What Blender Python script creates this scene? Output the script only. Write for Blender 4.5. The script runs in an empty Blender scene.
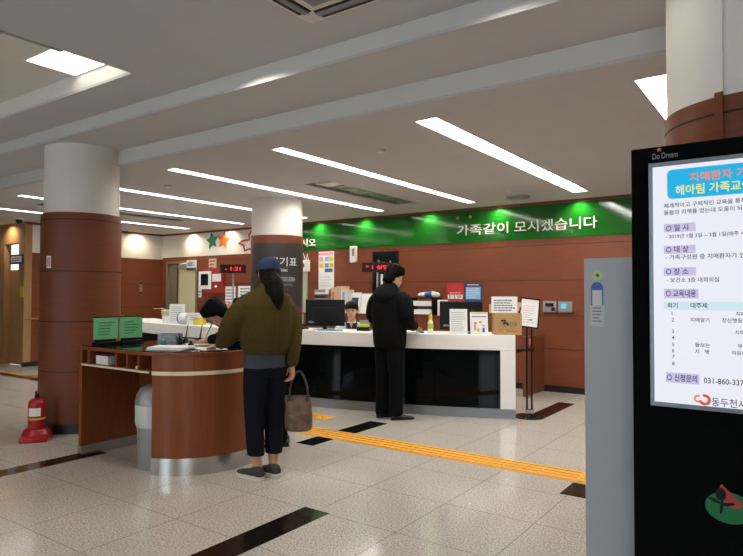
import bpy, bmesh, math, random
from mathutils import Vector, Matrix, noise
from math import sin, cos, pi, radians as R, sqrt, atan2
random.seed(7)
SC = bpy.context.scene
COL = SC.collection
V = Vector

# ------------------------------------------------------------------ materials
def lin(c):
    if isinstance(c, str):
        c = [int(c[i:i+2], 16) / 255 for i in (0, 2, 4)]
    return tuple(x / 12.92 if x <= .04045 else ((x + .055) / 1.055) ** 2.4 for x in c[:3]) + (1,)
MATS = {}
def mat(name, col, rough=.5, metal=0., spec=.5, emit=None, strength=0., noise_amt=0., nscale=40., bump=0., bscale=60., stretch=None, trans=0., coat=0.):
    m = bpy.data.materials.new(name); m.use_nodes = True
    nt = m.node_tree; b = nt.nodes['Principled BSDF']
    c = lin(col)
    b.inputs['Base Color'].default_value = c
    b.inputs['Roughness'].default_value = rough
    b.inputs['Metallic'].default_value = metal
    b.inputs['Specular IOR Level'].default_value = spec
    b.inputs['Transmission Weight'].default_value = trans
    b.inputs['Coat Weight'].default_value = coat
    if emit:
        b.inputs['Emission Color'].default_value = lin(emit); b.inputs['Emission Strength'].default_value = strength
    if noise_amt or bump:
        tc = nt.nodes.new('ShaderNodeTexCoord')
        mp = nt.nodes.new('ShaderNodeMapping'); nt.links.new(tc.outputs['Object'], mp.inputs['Vector'])
        if stretch: mp.inputs['Scale'].default_value = stretch
        nz = nt.nodes.new('ShaderNodeTexNoise'); nz.inputs['Scale'].default_value = nscale; nz.inputs['Detail'].default_value = 4
        nt.links.new(mp.outputs['Vector'], nz.inputs['Vector'])
        if noise_amt:
            rp = nt.nodes.new('ShaderNodeValToRGB')
            rp.color_ramp.elements[0].position = .3; rp.color_ramp.elements[1].position = .7
            rp.color_ramp.elements[0].color = tuple(x * (1 - noise_amt) for x in c[:3]) + (1,)
            rp.color_ramp.elements[1].color = tuple(min(1, x * (1 + noise_amt)) for x in c[:3]) + (1,)
            nt.links.new(nz.outputs['Fac'], rp.inputs['Fac']); nt.links.new(rp.outputs['Color'], b.inputs['Base Color'])
        if bump:
            n2 = nt.nodes.new('ShaderNodeTexNoise'); n2.inputs['Scale'].default_value = bscale; n2.inputs['Detail'].default_value = 3
            nt.links.new(mp.outputs['Vector'], n2.inputs['Vector'])
            bp = nt.nodes.new('ShaderNodeBump'); bp.inputs['Strength'].default_value = bump; bp.inputs['Distance'].default_value = .01
            nt.links.new(n2.outputs['Fac'], bp.inputs['Height']); nt.links.new(bp.outputs['Normal'], b.inputs['Normal'])
    MATS[name] = m
    return m
M = {}
M['ceil'] = mat('ceiling_paint', 'c3c1c1', .85, noise_amt=.02, nscale=3)
M['white'] = mat('white_paint', 'dedad2', .6)
M['fascia'] = mat('fascia_paint', 'cfd0cc', .6)
M['wood'] = mat('red_brown_veneer', '78422a', .42, spec=.3, noise_amt=.09, nscale=6, stretch=(.6, .6, 9))
M['wooddark'] = mat('dark_veneer', '744029', .42, spec=.25, noise_amt=.09, nscale=6, stretch=(.6, .6, 9))
M['desk'] = mat('desk_veneer', '7e4424', .34, spec=.3, noise_amt=.12, nscale=9, stretch=(7, 7, .5))
M['tan'] = mat('tan_veneer', 'a67e54', .45, noise_amt=.08, nscale=6, stretch=(8, 8, .6))
M['groove'] = mat('groove_dark', '2c1a12', .8)
M['black'] = mat('black_plastic', '0d0d0e', .4, spec=.3)
M['kick'] = mat('black_baseboard', '17171a', .35)
M['glassblack'] = mat('black_back_painted_glass', '05080a', .04, spec=.1)
M['steel'] = mat('brushed_steel', 'c2c3c1', .25, 1., bump=.05, bscale=30, stretch=(1, 1, .05))
M['chrome'] = mat('chrome', 'c9c9c9', .12, 1.)
M['grey_metal'] = mat('grey_painted_steel', 'b2b7bc', .4, 0.)
M['corian'] = mat('white_solid_surface', 'f2efea', .35)
M['cream'] = mat('cream_line', 'e2d3b4', .5)
M['creamdoor'] = mat('cream_door', 'c9c39f', .5)
M['beigedoor'] = mat('beige_jamb', '7d7361', .6)
M['tacrub'] = mat('yellow_tactile', 'd99a22', .6, noise_amt=.08, nscale=20)
M['strip'] = mat('black_stone_strip', '191512', .12, noise_amt=.25, nscale=120)
M['paper'] = mat('white_paper', 'e9e8e4', .8)
M['ink'] = mat('grey_ink', '55565a', .8)
M['darkink'] = mat('dark_ink', '1d1d22', .8)
M['greenpaper'] = mat('green_paper', '66b279', .7)
M['greenink'] = mat('dark_green_ink', '1f4f35', .7)
M['kraft'] = mat('kraft_cardboard', 'b08b5a', .8, noise_amt=.05)
M['red'] = mat('red_paint', 'a3101c', .35)
M['redbox'] = mat('red_cabinet', '96301f', .45)
M['redsign'] = mat('red_print', 'b8242c', .6)
M['navy'] = mat('navy_print', '2b3660', .6)
M['blue'] = mat('blue_plastic', '2d5fb0', .4)
M['yellow'] = mat('yellow_plastic', 'd8be2c', .5)
M['teal'] = mat('teal_plastic', '1b8f8c', .4)
M['lime'] = mat('lime_paper', 'b8c93a', .6)
M['orange'] = mat('orange_print', 'd8681f', .6)
M['green'] = mat('glossy_green_panel', '14601a', .09, spec=.55, bump=.10, bscale=2.2)
M['darkpanel'] = mat('dark_brown_panel', '3a322e', .45)
M['palegreen'] = mat('pale_green_post', 'b3bba0', .5)
M['skin'] = mat('skin', 'c99a7c', .55)
M['hair'] = mat('black_hair', '0f0c0b', .5, spec=.06, bump=.4, bscale=70, stretch=(1, 1, .15))
M['brownhair'] = mat('dark_brown_hair', '1a110e', .5, spec=.1, bump=.5, bscale=90, stretch=(1, 1, .12))
M['lips'] = mat('lips', 'a8635a', .5)
M['sweater'] = mat('olive_knit', '4c4020', .95, spec=.12, noise_amt=.12, nscale=60, bump=.35, bscale=160)
M['tee'] = mat('slate_jersey', '454a52', .9, spec=.12)
M['trousers'] = mat('dark_navy_cloth', '14161f', .9, spec=.12, bump=.25, bscale=14)
M['blackcloth'] = mat('black_cloth', '0c0c0f', .9, spec=.12, bump=.3, bscale=12)
M['jacket'] = mat('black_jacket', '0c0c0e', .8, spec=.12, bump=.5, bscale=10)
M['cap'] = mat('blue_denim', '36445f', .9, spec=.12, noise_amt=.1, nscale=90)
M['coat'] = mat('white_coat_cloth', 'dcdcda', .9, spec=.12)
M['shoe'] = mat('charcoal_canvas', '3a3836', .85)
M['shoeblack'] = mat('black_leather', '171514', .4)
M['sole'] = mat('pale_sole', 'd0ccc2', .7)
M['bag'] = mat('brown_patterned_bag', '6b5244', .6, noise_amt=.55, nscale=16)
M['silver'] = mat('silver_plastic', '9a9c9c', .35, .3)
M['binbag'] = mat('translucent_white_bag', 'c9cbc8', .35, bump=.6, bscale=25)
M['greyprint'] = mat('grey_print', '8d8f90', .7)
M['pink'] = mat('pink_print', 'e0909c', .7)
M['lightblue'] = mat('light_blue_print', '7fb2dc', .7)
M['beige'] = mat('beige_card', 'cbb092', .8)
M['deepteal'] = mat('dark_glass', '0c1a1c', .05)
M['slot'] = mat('lamp_tube', 'ffffff', .5, emit='fffffc', strength=27.)
M['down'] = mat('downlight_lens', 'ffffff', .5, emit='fff4e4', strength=14.)
M['troffer'] = mat('recess_lamp_diffuser', 'ffffff', .5, emit='fff8ec', strength=2.6)
M['warmlamp'] = mat('warm_lamp_lens', 'ffffff', .5, emit='ffdca0', strength=10.)
M['led'] = mat('red_led', '300000', .5, emit='ff1e1e', strength=2.6)
M['lcd'] = mat('blue_lcd', '3aa0c0', .4, emit='5cc8e0', strength=.7)
M['screen'] = mat('lit_screen', '101014', .3, emit='eff0fb', strength=.95)
M['scrblue'] = mat('screen_blue', '101014', .3, emit='18b8ee', strength=.9)
M['scrlav'] = mat('screen_lavender', '101014', .3, emit='d6ccf2', strength=.85)
M['scrcyan'] = mat('screen_pale_cyan', '101014', .3, emit='d8f1f8', strength=.88)
M['scrink'] = mat('screen_ink', '101014', .4, emit='3c3c46', strength=.35)
M['scrpurple'] = mat('screen_purple', '101014', .4, emit='3c2e6a', strength=.5)
M['scrorange'] = mat('screen_orange', '101014', .4, emit='f5885e', strength=.95)
M['scryellow'] = mat('screen_yellow', '101014', .4, emit='f4f27e', strength=.95)
M['scrred'] = mat('screen_red', '101014', .4, emit='e0523a', strength=.9)
M['scrgrey'] = mat('screen_grey', '101014', .4, emit='6a6a72', strength=.6)
M['emblemgreen'] = mat('emblem_green', '0f7a48', .4)
M['emblemred'] = mat('emblem_red', 'c0453a', .4)
M['pan'] = mat('grey_glossy_pan', '8f9488', .22, .3)
M['gold'] = mat('gold_print', 'b88a2a', .4, .4)
M['printsilver'] = mat('silver_print', '9aa0a4', .4)

def floor_material():
    m = bpy.data.materials.new('polished_granite_tiles'); m.use_nodes = True
    nt = m.node_tree; N = nt.nodes; Lk = nt.links; b = N['Principled BSDF']
    tc = N.new('ShaderNodeTexCoord')
    nz = N.new('ShaderNodeTexNoise'); nz.inputs['Scale'].default_value = 90; nz.inputs['Detail'].default_value = 3; nz.inputs['Roughness'].default_value = .75
    Lk.new(tc.outputs['Object'], nz.inputs['Vector'])
    rp = N.new('ShaderNodeValToRGB')
    rp.color_ramp.elements[0].position = .34; rp.color_ramp.elements[0].color = lin('887f76')
    rp.color_ramp.elements[1].position = .62; rp.color_ramp.elements[1].color = lin('ddd5cb')
    Lk.new(nz.outputs['Fac'], rp.inputs['Fac'])
    big = N.new('ShaderNodeTexNoise'); big.inputs['Scale'].default_value = 2.2; Lk.new(tc.outputs['Object'], big.inputs['Vector'])
    mx = N.new('ShaderNodeMixRGB'); mx.blend_type = 'MULTIPLY'; mx.inputs['Fac'].default_value = .35
    r2 = N.new('ShaderNodeValToRGB'); r2.color_ramp.elements[0].color = (.75, .74, .73, 1); r2.color_ramp.elements[1].color = (1, 1, 1, 1)
    Lk.new(big.outputs['Fac'], r2.inputs['Fac']); Lk.new(rp.outputs['Color'], mx.inputs['Color1']); Lk.new(r2.outputs['Color'], mx.inputs['Color2'])
    sp = N.new('ShaderNodeSeparateXYZ'); Lk.new(tc.outputs['Object'], sp.inputs['Vector'])
    def math_(op, a, bb):
        n = N.new('ShaderNodeMath'); n.operation = op
        for i, v in enumerate((a, bb)):
            if v is None: continue
            if isinstance(v, (int, float)): n.inputs[i].default_value = v
            else: Lk.new(v, n.inputs[i])
        return n.outputs[0]
    def joint(out, off):
        s = math_('DIVIDE', math_('ADD', out, off), .605)
        fr = math_('FRACT', s, None)
        d = math_('ABSOLUTE', math_('SUBTRACT', fr, .5), None)
        return math_('GREATER_THAN', d, .5 - .0045)
    j = math_('MAXIMUM', joint(sp.outputs['X'], 3.163 + 30 * .605), joint(sp.outputs['Y'], -1.80 + 30 * .605))
    m2 = N.new('ShaderNodeMixRGB'); Lk.new(math_('MULTIPLY', j, .6), m2.inputs['Fac']); Lk.new(mx.outputs['Color'], m2.inputs['Color1']); m2.inputs['Color2'].default_value = lin('4d4640')
    Lk.new(m2.outputs['Color'], b.inputs['Base Color'])
    b.inputs['Roughness'].default_value = .13
    b.inputs['Specular IOR Level'].default_value = .45
    return m
M['floor'] = floor_material()

# ------------------------------------------------------------------ mesh helpers
def new_bm(): return bmesh.new()
def box(bm, x0, x1, y0, y1, z0, z1):
    vs = [bm.verts.new((x, y, z)) for z in (z0, z1) for (x, y) in ((x0, y0), (x1, y0), (x1, y1), (x0, y1))]
    for f in ((3, 2, 1, 0), (4, 5, 6, 7), (0, 1, 5, 4), (1, 2, 6, 5), (2, 3, 7, 6), (3, 0, 4, 7)):
        bm.faces.new([vs[i] for i in f])
    return bm
def B(*a):
    return box(new_bm(), *a)
def prism(bm, poly, z0, z1):
    lo = [bm.verts.new((x, y, z0)) for x, y in poly]; hi = [bm.verts.new((x, y, z1)) for x, y in poly]
    n = len(poly)
    bm.faces.new(list(reversed(lo))); bm.faces.new(hi)
    for i in range(n):
        bm.faces.new((lo[i], lo[(i + 1) % n], hi[(i + 1) % n], hi[i]))
    return bm
def plate(bm, poly, y0, y1):
    """outline in x,z given depth along y"""
    a = [bm.verts.new((x, y0, z)) for x, z in poly]; c = [bm.verts.new((x, y1, z)) for x, z in poly]
    n = len(poly)
    bm.faces.new(a); bm.faces.new(list(reversed(c)))
    for i in range(n):
        bm.faces.new((a[(i + 1) % n], a[i], c[i], c[(i + 1) % n]))
    bmesh.ops.recalc_face_normals(bm, faces=bm.faces)
    return bm
def lathe(bm, prof, cx=0, cy=0, n=32):
    rings = []
    for r, z in prof:
        rings.append([bm.verts.new((cx + r * cos(2 * pi * i / n), cy + r * sin(2 * pi * i / n), z)) for i in range(n)])
    for a, b in zip(rings, rings[1:]):
        for i in range(n):
            bm.faces.new((a[i], a[(i + 1) % n], b[(i + 1) % n], b[i]))
    bm.faces.new(list(reversed(rings[0]))); bm.faces.new(rings[-1])
    return bm
def cyl(bm, cx, cy, z0, z1, r, n=24): return lathe(bm, [(r, z0), (r, z1)], cx, cy, n)
def loft(bm, rings, n=20):
    """rings: (centre, half axis a, half axis b)"""
    rs = []
    for c, a, b in rings:
        c, a, b = V(c), V(a), V(b)
        rs.append([bm.verts.new(c + a * cos(2 * pi * i / n) + b * sin(2 * pi * i / n)) for i in range(n)])
    for p, q in zip(rs, rs[1:]):
        for i in range(n):
            bm.faces.new((p[i], p[(i + 1) % n], q[(i + 1) % n], q[i]))
    bm.faces.new(list(reversed(rs[0]))); bm.faces.new(rs[-1])
    bmesh.ops.recalc_face_normals(bm, faces=bm.faces)
    return bm
def tube(bm, pts, rad, n=12, flat=1., dome=True):
    pts = [V(p) for p in pts]
    if not isinstance(rad, (list, tuple)): rad = [rad] * len(pts)
    t0 = (pts[1] - pts[0]).normalized()
    ref = V((0, 0, 1)) if abs(t0.z) < .9 else V((1, 0, 0))
    a = t0.cross(ref).normalized(); rings = []
    for i, p in enumerate(pts):
        t = ((pts[min(i + 1, len(pts) - 1)] - pts[max(i - 1, 0)])).normalized()
        a = (a - t * a.dot(t)).normalized(); b = t.cross(a)
        r = rad[i]
        if dome and i == 0:
            rings.append((p - t * r * .7, a * r * .45, b * r * .45 * flat))
        rings.append((p, a * r, b * r * flat))
        if dome and i == len(pts) - 1:
            rings.append((p + t * r * .7, a * r * .45, b * r * .45 * flat))
    return loft(bm, rings, n)
def ball(bm, c, r, n=16):
    rx, ry, rz = (r, r, r) if isinstance(r, (int, float)) else r
    c = V(c); rings = []
    for i in range(1, 10):
        t = pi * i / 10
        rings.append((c + V((0, 0, -cos(t) * rz)), V((rx * sin(t), 0, 0)), V((0, ry * sin(t), 0))))
    return loft(bm, rings, n)
def oball(bm, c, ax, ay, az, n=16):
    c, ax, ay, az = V(c), V(ax), V(ay), V(az); rings = []
    for i in range(1, 10):
        t = pi * i / 10
        rings.append((c - az * cos(t), ax * sin(t), ay * sin(t)))
    return loft(bm, rings, n)
def mesh_from(bm, name):
    me = bpy.data.meshes.new(name); bm.to_mesh(me); bm.free(); return me
def link(o, parent=None):
    COL.objects.link(o)
    if parent is not None: o.parent = parent
    return o
def part(parent, name, bm, m, bevel=0, smooth=False, label=None):
    me = bm if isinstance(bm, bpy.types.Mesh) else mesh_from(bm, name)
    me.materials.clear(); me.materials.append(m)
    o = link(bpy.data.objects.new(name, me), parent)
    if smooth:
        for p in me.polygons: p.use_smooth = True
        try: me.set_sharp_from_angle(angle=R(38))
        except Exception: pass
    if bevel:
        md = o.modifiers.new('bevel', 'BEVEL'); md.width = bevel; md.segments = 2; md.limit_method = 'ANGLE'
    if label: o['label'] = label
    return o
def tag(o, label=None, cat=None, group=None, kind=None):
    if label: o['label'] = label
    if cat: o['category'] = cat
    if group: o['group'] = group
    if kind: o['kind'] = kind
    return o
def thing(name, label, cat, loc=(0, 0, 0), rz=0, group=None):
    o = link(bpy.data.objects.new(name, None)); o.empty_display_size = .1
    o.location = loc; o.rotation_euler = (0, 0, rz)
    return tag(o, label, cat, group)
def solo(name, label, cat, bm, m, loc=(0, 0, 0), rz=0, group=None, bevel=0, smooth=False, rot=None):
    o = part(None, name, bm, m, bevel, smooth)
    o.location = loc; o.rotation_euler = rot or (0, 0, rz)
    return tag(o, label, cat, group)
def struct(name, bm, m, bevel=0, smooth=False, loc=(0, 0, 0)):
    o = part(None, name, bm, m, bevel, smooth); o.location = loc; o['kind'] = 'structure'; return o
def sgroup(name, loc=(0, 0, 0)):
    o = link(bpy.data.objects.new(name, None)); o.location = loc; o['kind'] = 'structure'; return o
def dup(root, loc, rz=None, label=None, group=None):
    r = root.copy(); COL.objects.link(r); r.location = loc
    if rz is not None: r.rotation_euler = (0, 0, rz)
    if label: r['label'] = label
    if group: r['group'] = group
    for ch in list(root.children):
        c = ch.copy(); COL.objects.link(c); c.parent = r
        for g in list(ch.children):
            d = g.copy(); COL.objects.link(d); d.parent = c
    return r
def text_bm(body, size, depth=.001, bold=0., align='LEFT', spacing=1.):
    """lettering in the x,z plane facing -y, baseline on z=0, starting at x=0"""
    cu = bpy.data.curves.new('lettering', 'FONT'); cu.body = body; cu.size = size; cu.extrude = depth / 2
    cu.offset = bold; cu.align_x = align; cu.space_character = spacing; cu.resolution_u = 3
    o = bpy.data.objects.new('tmp_lettering', cu); COL.objects.link(o)
    bpy.context.view_layer.update()
    dg = bpy.context.evaluated_depsgraph_get()
    me = bpy.data.meshes.new_from_object(o.evaluated_get(dg))
    bm = new_bm(); bm.from_mesh(me)
    bpy.data.objects.remove(o); bpy.data.meshes.remove(me); bpy.data.curves.remove(cu)
    bmesh.ops.transform(bm, matrix=Matrix.Rotation(pi / 2, 4, 'X'), verts=bm.verts)
    return bm
def fit_text(body, h, w=None, depth=.001, bold=0.):
    """lettering scaled to glyph height h (and width w)"""
    bm = text_bm(body, 1., depth, bold)
    xs = [v.co.x for v in bm.verts]; zs = [v.co.z for v in bm.verts]
    if not xs: return bm
    sz = h / (max(zs) - min(zs)); sx = sz if w is None else w / (max(xs) - min(xs))
    x0, z0 = min(xs), min(zs)
    for v in bm.verts: v.co = V(((v.co.x - x0) * sx, v.co.y, (v.co.z - z0) * sz))
    return bm
def move(bm, d, rz=0):
    if rz: bmesh.ops.rotate(bm, cent=(0, 0, 0), matrix=Matrix.Rotation(rz, 3, 'Z'), verts=bm.verts)
    bmesh.ops.translate(bm, vec=d, verts=bm.verts); return bm
def rot(bm, ax, ang, cent=(0, 0, 0)):
    bmesh.ops.rotate(bm, cent=cent, matrix=Matrix.Rotation(ang, 3, ax), verts=bm.verts); return bm
def lines_bm(x0, x1, z0, z1, n, y, th=.004, ragged=.3, seed=1):
    """rows of printed text too small to read, as thin strips of words"""
    rnd = random.Random(seed); bm = new_bm()
    for i in range(n):
        z = z1 - (z1 - z0) * (i + .5) / n; x = x0; xe = x1 - rnd.random() * ragged * (x1 - x0)
        while x < xe:
            w = min((.03 + .06 * rnd.random()) * (x1 - x0) * 2.2, xe - x)
            box(bm, x, x + w, y - .0006, y, z - th / 2, z + th / 2); x += w + .02 * (x1 - x0)
    return bm
def rounded(x0, x1, z0, z1, r, n=6):
    pts = []
    for cx, cz, a0 in ((x1 - r, z0 + r, -90), (x1 - r, z1 - r, 0), (x0 + r, z1 - r, 90), (x0 + r, z0 + r, 180)):
        for i in range(n + 1):
            a = R(a0 + 90 * i / n); pts.append((cx + r * cos(a), cz + r * sin(a)))
    return pts
def holed(bm, xs, ys, z, holes):
    """horizontal sheet facing down with rectangular openings"""
    xs = sorted(set(xs + [h[0] for h in holes] + [h[1] for h in holes])); ys = sorted(set(ys + [h[2] for h in holes] + [h[3] for h in holes]))
    vv = {}
    def v(i, j):
        if (i, j) not in vv: vv[i, j] = bm.verts.new((xs[i], ys[j], z))
        return vv[i, j]
    for i in range(len(xs) - 1):
        for j in range(len(ys) - 1):
            mx, my = (xs[i] + xs[i + 1]) / 2, (ys[j] + ys[j + 1]) / 2
            if any(h[0] < mx < h[1] and h[2] < my < h[3] for h in holes): continue
            bm.faces.new((v(i, j), v(i, j + 1), v(i + 1, j + 1), v(i + 1, j)))
    return bm
def fused(name, build, m, parent=None, voxel=.006, smooth=2, holder=None):
    bm = new_bm(); build(bm)
    me = mesh_from(bm, name + '_raw')
    o = bpy.data.objects.new(name + '_raw', me); COL.objects.link(o)
    a = o.modifiers.new('r', 'REMESH'); a.mode = 'VOXEL'; a.voxel_size = voxel
    if smooth:
        s = o.modifiers.new('s', 'SMOOTH'); s.factor = .5; s.iterations = smooth
    bpy.context.view_layer.update()
    dg = bpy.context.evaluated_depsgraph_get()
    out = bpy.data.meshes.new_from_object(o.evaluated_get(dg)); out.name = name
    bpy.data.objects.remove(o); bpy.data.meshes.remove(me)
    for p in out.polygons: p.use_smooth = True
    out.materials.clear(); out.materials.append(m)
    return link(bpy.data.objects.new(name, out), parent)

# ------------------------------------------------------------------ camera (phone held at 1.38 m)
cam = bpy.data.cameras.new('camera'); co = bpy.data.objects.new('camera', cam); COL.objects.link(co)
yaw, pitch, roll = -.615245, .0264439, .002829
F = V((sin(yaw) * cos(pitch), cos(yaw) * cos(pitch), sin(pitch)))
r0 = F.cross(V((0, 0, 1))).normalized(); u0 = r0.cross(F)
rr, uu = r0 * cos(roll) + u0 * sin(roll), -r0 * sin(roll) + u0 * cos(roll)
mw = Matrix((rr, uu, -F)).transposed().to_4x4(); mw.translation = (0, 0, 1.38)
co.matrix_world = mw
cam.sensor_width = 36; cam.sensor_fit = 'HORIZONTAL'; cam.lens = 36 * 612.158 / 743; cam.clip_start = .05; cam.clip_end = 200
SC.camera = co

# ------------------------------------------------------------------ setting
ZB, ZS, ZF = 2.74, 2.876, 3.02          # ceiling heights: back, soffit, front
YW, XL = 8.634, -11.93
struct('floor', B(-17, 3.2, -4.2, 9.2, -.12, 0), M['floor'])
slots = [(-.75, 4.05, 8.1), (-2.36, 4.05, 8.05), (-3.957, 4.08, 8.13), (-5.555, 4.11, 8.13), (-7.17, 4.04, 8.13), (-8.78, 4.04, 8.13), (-10.4, 4.04, 8.13)]
SW = [.1, .094, .068, .072, .075, .07, .07]
holes = [(x - w_, x + w_, a, b) for (x, a, b), w_ in zip(slots, SW)]
vents = [(-4.98, -4.6, 5.6, 7.7), (-9.5, -9.2, 4.6, 7.2)]
bmc = holed(new_bm(), [-17, 3.2], [3.675, 9.2], ZB, holes + vents)
o = struct('ceiling', bmc, M['ceil'])
md = o.modifiers.new('s', 'SOLIDIFY'); md.thickness = .02; md.offset = 1
o = struct('ceiling_soffit', B(-17, 3.2, 3.065, 3.69, ZS, ZS + .02), M['ceil'])
struct('trim_1', B(-17, 3.2, 3.675, 3.7, ZB + .001, ZS), M['fascia'])
struct('trim_2', B(-17, 3.2, 3.065, 3.09, ZS + .02, ZF + .02), M['fascia'])
recess = (-7.4, -4.02, .9, 2.628)
o = struct('ceiling_front', holed(new_bm(), [-17, 3.2], [-4.2, 3.065], ZF, [recess]), M['ceil'])
md = o.modifiers.new('s', 'SOLIDIFY'); md.thickness = .02; md.offset = 1
bmr = new_bm()
x0, x1, y0, y1 = recess
for a in ((x0 - .02, x1 + .4, y1, y1 + .02, ZF + .001, ZF + .14), (x0 - .02, x0, y0, y1, ZF + .001, ZF + .14), (x0, x1 + .4, y0 - .02, y0, ZF + .001, ZF + .14), (x1 + .38, x1 + .4, y0, y1, ZF + .021, ZF + .14), (x0, x1 + .4, y0, y1, ZF + .13, ZF + .15)):
    box(bmr, *a)
struct('ceiling_recess', bmr, M['white'])

def paneled(name, segs, rows, m, gm, axis='x', face=0., th=.03, gap=.007):
    """wood boards in rows with shadow gaps; segs = runs along the wall with (from, to, z0, z1)"""
    root = sgroup(name)
    bm = new_bm(); bk = new_bm()
    for a, b, z0, z1 in segs:
        cuts = [z0] + [z for z in rows if z0 + .02 < z < z1 - .02] + [z1]
        for p, q in zip(cuts, cuts[1:]):
            zz0 = p + (gap / 2 if p > z0 else 0); zz1 = q - (gap / 2 if q < z1 else 0)
            if axis == 'x': box(bm, a, b, face, face + th, zz0, zz1)
            elif axis == '-y': box(bm, a, b, face, face + th, zz0, zz1)
            else: box(bm, face - th, face, a, b, zz0, zz1)
        if axis in ('x', '-y'): box(bk, a, b, face + .012, face + .1, z0, z1)
        else: box(bk, face - .1, face - .012, a, b, z0, z1)
    part(root, 'paneling', bm, m); part(root, 'backing', bk, gm)
    return root
ROWS = [.608, 1.08, 1.587, 2.096]
wb = paneled('wall_back', [(-11.93, -11.80, .09, 2.19), (-10.70, 3.2, .09, 2.19), (-11.80, -10.70, 2.10, 2.19)], ROWS, M['wood'], M['groove'], 'x', YW)
part(wb, 'upper_wall', B(-12.1, 3.2, YW + .012, YW + .2, 2.19, ZB + .01), M['white'])
part(wb, 'upper_wall', B(-12.1, -8.45, YW - .008, YW + .02, 2.19, 2.68), M['white'])
struct('baseboard_back', B(-10.66, 3.2, YW - .008, YW + .05, 0, .09), M['kick'])
struct('trim_back', B(-11.93, 3.2, YW - .03, YW + .02, 2.68, ZB), M['wooddark'])
wl = paneled('wall_left', [(5.65, YW + .03, .09, 2.15)], ROWS, M['wooddark'], M['groove'], 'y', XL)
part(wl, 'upper_wall', B(XL - .2, XL - .005, 5.65, YW + .2, 2.15, ZB + .01), M['white'])
struct('baseboard_left', B(XL - .05, XL + .008, 5.6, YW, 0, .09), M['kick'])
struct('trim_left', B(XL - .02, XL + .03, 5.62, YW, 2.68, ZB), M['wooddark'])
# corridor wall with the open doorway, facing the camera
wf = sgroup('wall_left_front')
part(wf, 'paneling', B(-17, -12.75, 5.62, 5.74, 0, ZB + .01), M['tan'])
part(wf, 'paneling', B(-12.14, XL + .01, 5.6, 5.74, .09, ZB + .01), M['tan'])
part(wf, 'paneling', B(-12.75, -12.14, 5.62, 5.74, 2.33, ZB + .01), M['tan'])
struct('wall_inner', B(-15, -12.0, 7.2, 7.3, 0, ZB), M['white'])
d1 = sgroup('door_1')
part(d1, 'door_frame', box(box(B(-12.77, -12.74, 5.61, 5.70, 0, 2.36), -12.15, -12.12, 5.61, 5.70, .09, 2.36), -12.77, -12.12, 5.61, 5.70, 2.33, 2.36), M['tan'])
part(d1, 'door_leaf', B(-12.9, -12.24, 5.72, 5.76, .01, 1.83), M['tan'])
d2 = sgroup('door_2')
bmf = new_bm()
box(bmf, -11.80, -11.74, YW - .004, YW + .12, 0, 2.10); box(bmf, -10.76, -10.70, YW - .02, YW + .12, 0, 2.10); box(bmf, -11.74, -10.76, YW - .02, YW + .12, 2.06, 2.10)
part(d2, 'door_frame', bmf, M['beigedoor'])
part(d2, 'jamb_panel', B(-11.74, -11.40, YW + .05, YW + .10, 0, 2.06), M['beigedoor'])
part(d2, 'door_leaf', B(-11.37, -10.76, YW + .01, YW + .05, .01, 2.05), M['creamdoor'], .004)
part(d2, 'door_leaf_edge', B(-11.40, -11.37, YW + .0, YW + .06, .01, 2.05), M['groove'])
bmd = box(new_bm(), -11.32, -11.08, YW - .045, YW + .01, 1.94, 2.0); tube(bmd, [(-11.2, YW - .03, 1.99), (-11.0, YW - .12, 2.02), (-10.8, YW - .03, 2.03)], .012, 8)
part(d2, 'door_closer', bmd, M['greyprint'])
# closing walls out of view: right, far left and the glazed entrance front behind the camera
struct('wall_right', B(3.0, 3.2, -4.2, 9.2, 0, 3.2), M['wood'])
struct('wall_far_left', B(-17, -16.8, -4.2, 9.2, 0, 3.2), M['white'])
bm = new_bm()
wins = [(-7.6, -6.4), (-3.9, -2.4), (1.0, 2.9)]
edges = [-17] + [e for w in wins for e in w] + [3.2]
for i in range(0, len(edges), 2): box(bm, edges[i], edges[i + 1], -4.2, -4.0, 0, 3.2)
for a, b in wins: box(bm, a, b, -4.2, -4.0, 0, .35); box(bm, a, b, -4.2, -4.0, 2.7, 3.2)
struct('wall_rear', bm, M['white'])
for i, (a, b) in enumerate(wins):
    w = sgroup('window_%d' % (i + 1))
    bm = new_bm()
    for q in ((a, a + .05, .35, 2.7), (b - .05, b, .35, 2.7), ((a + b) / 2 - .03, (a + b) / 2 + .03, .35, 2.7)): box(bm, q[0], q[1], -4.14, -4.06, q[2], q[3])
    for q in ((.35, .4), (2.65, 2.7), (2.1, 2.15)): box(bm, a, b, -4.14, -4.06, *q)
    part(w, 'window_frame', bm, M['grey_metal'])

def wrap(bm, r, ang):
    """bend flat lettering (x along, z up) around a pillar; ang = centre direction"""
    xs = [v.co.x for v in bm.verts]; x_ = min(xs) + r * .04
    while x_ < max(xs):
        bmesh.ops.bisect_plane(bm, geom=bm.verts[:] + bm.edges[:] + bm.faces[:], plane_co=(x_, 0, 0), plane_no=(1, 0, 0)); x_ += r * .04
    for v in bm.verts:
        a = ang + v.co.x / r; rr_ = r - v.co.y
        v.co = V((rr_ * cos(a), rr_ * sin(a), v.co.z))
    return bm
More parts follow.
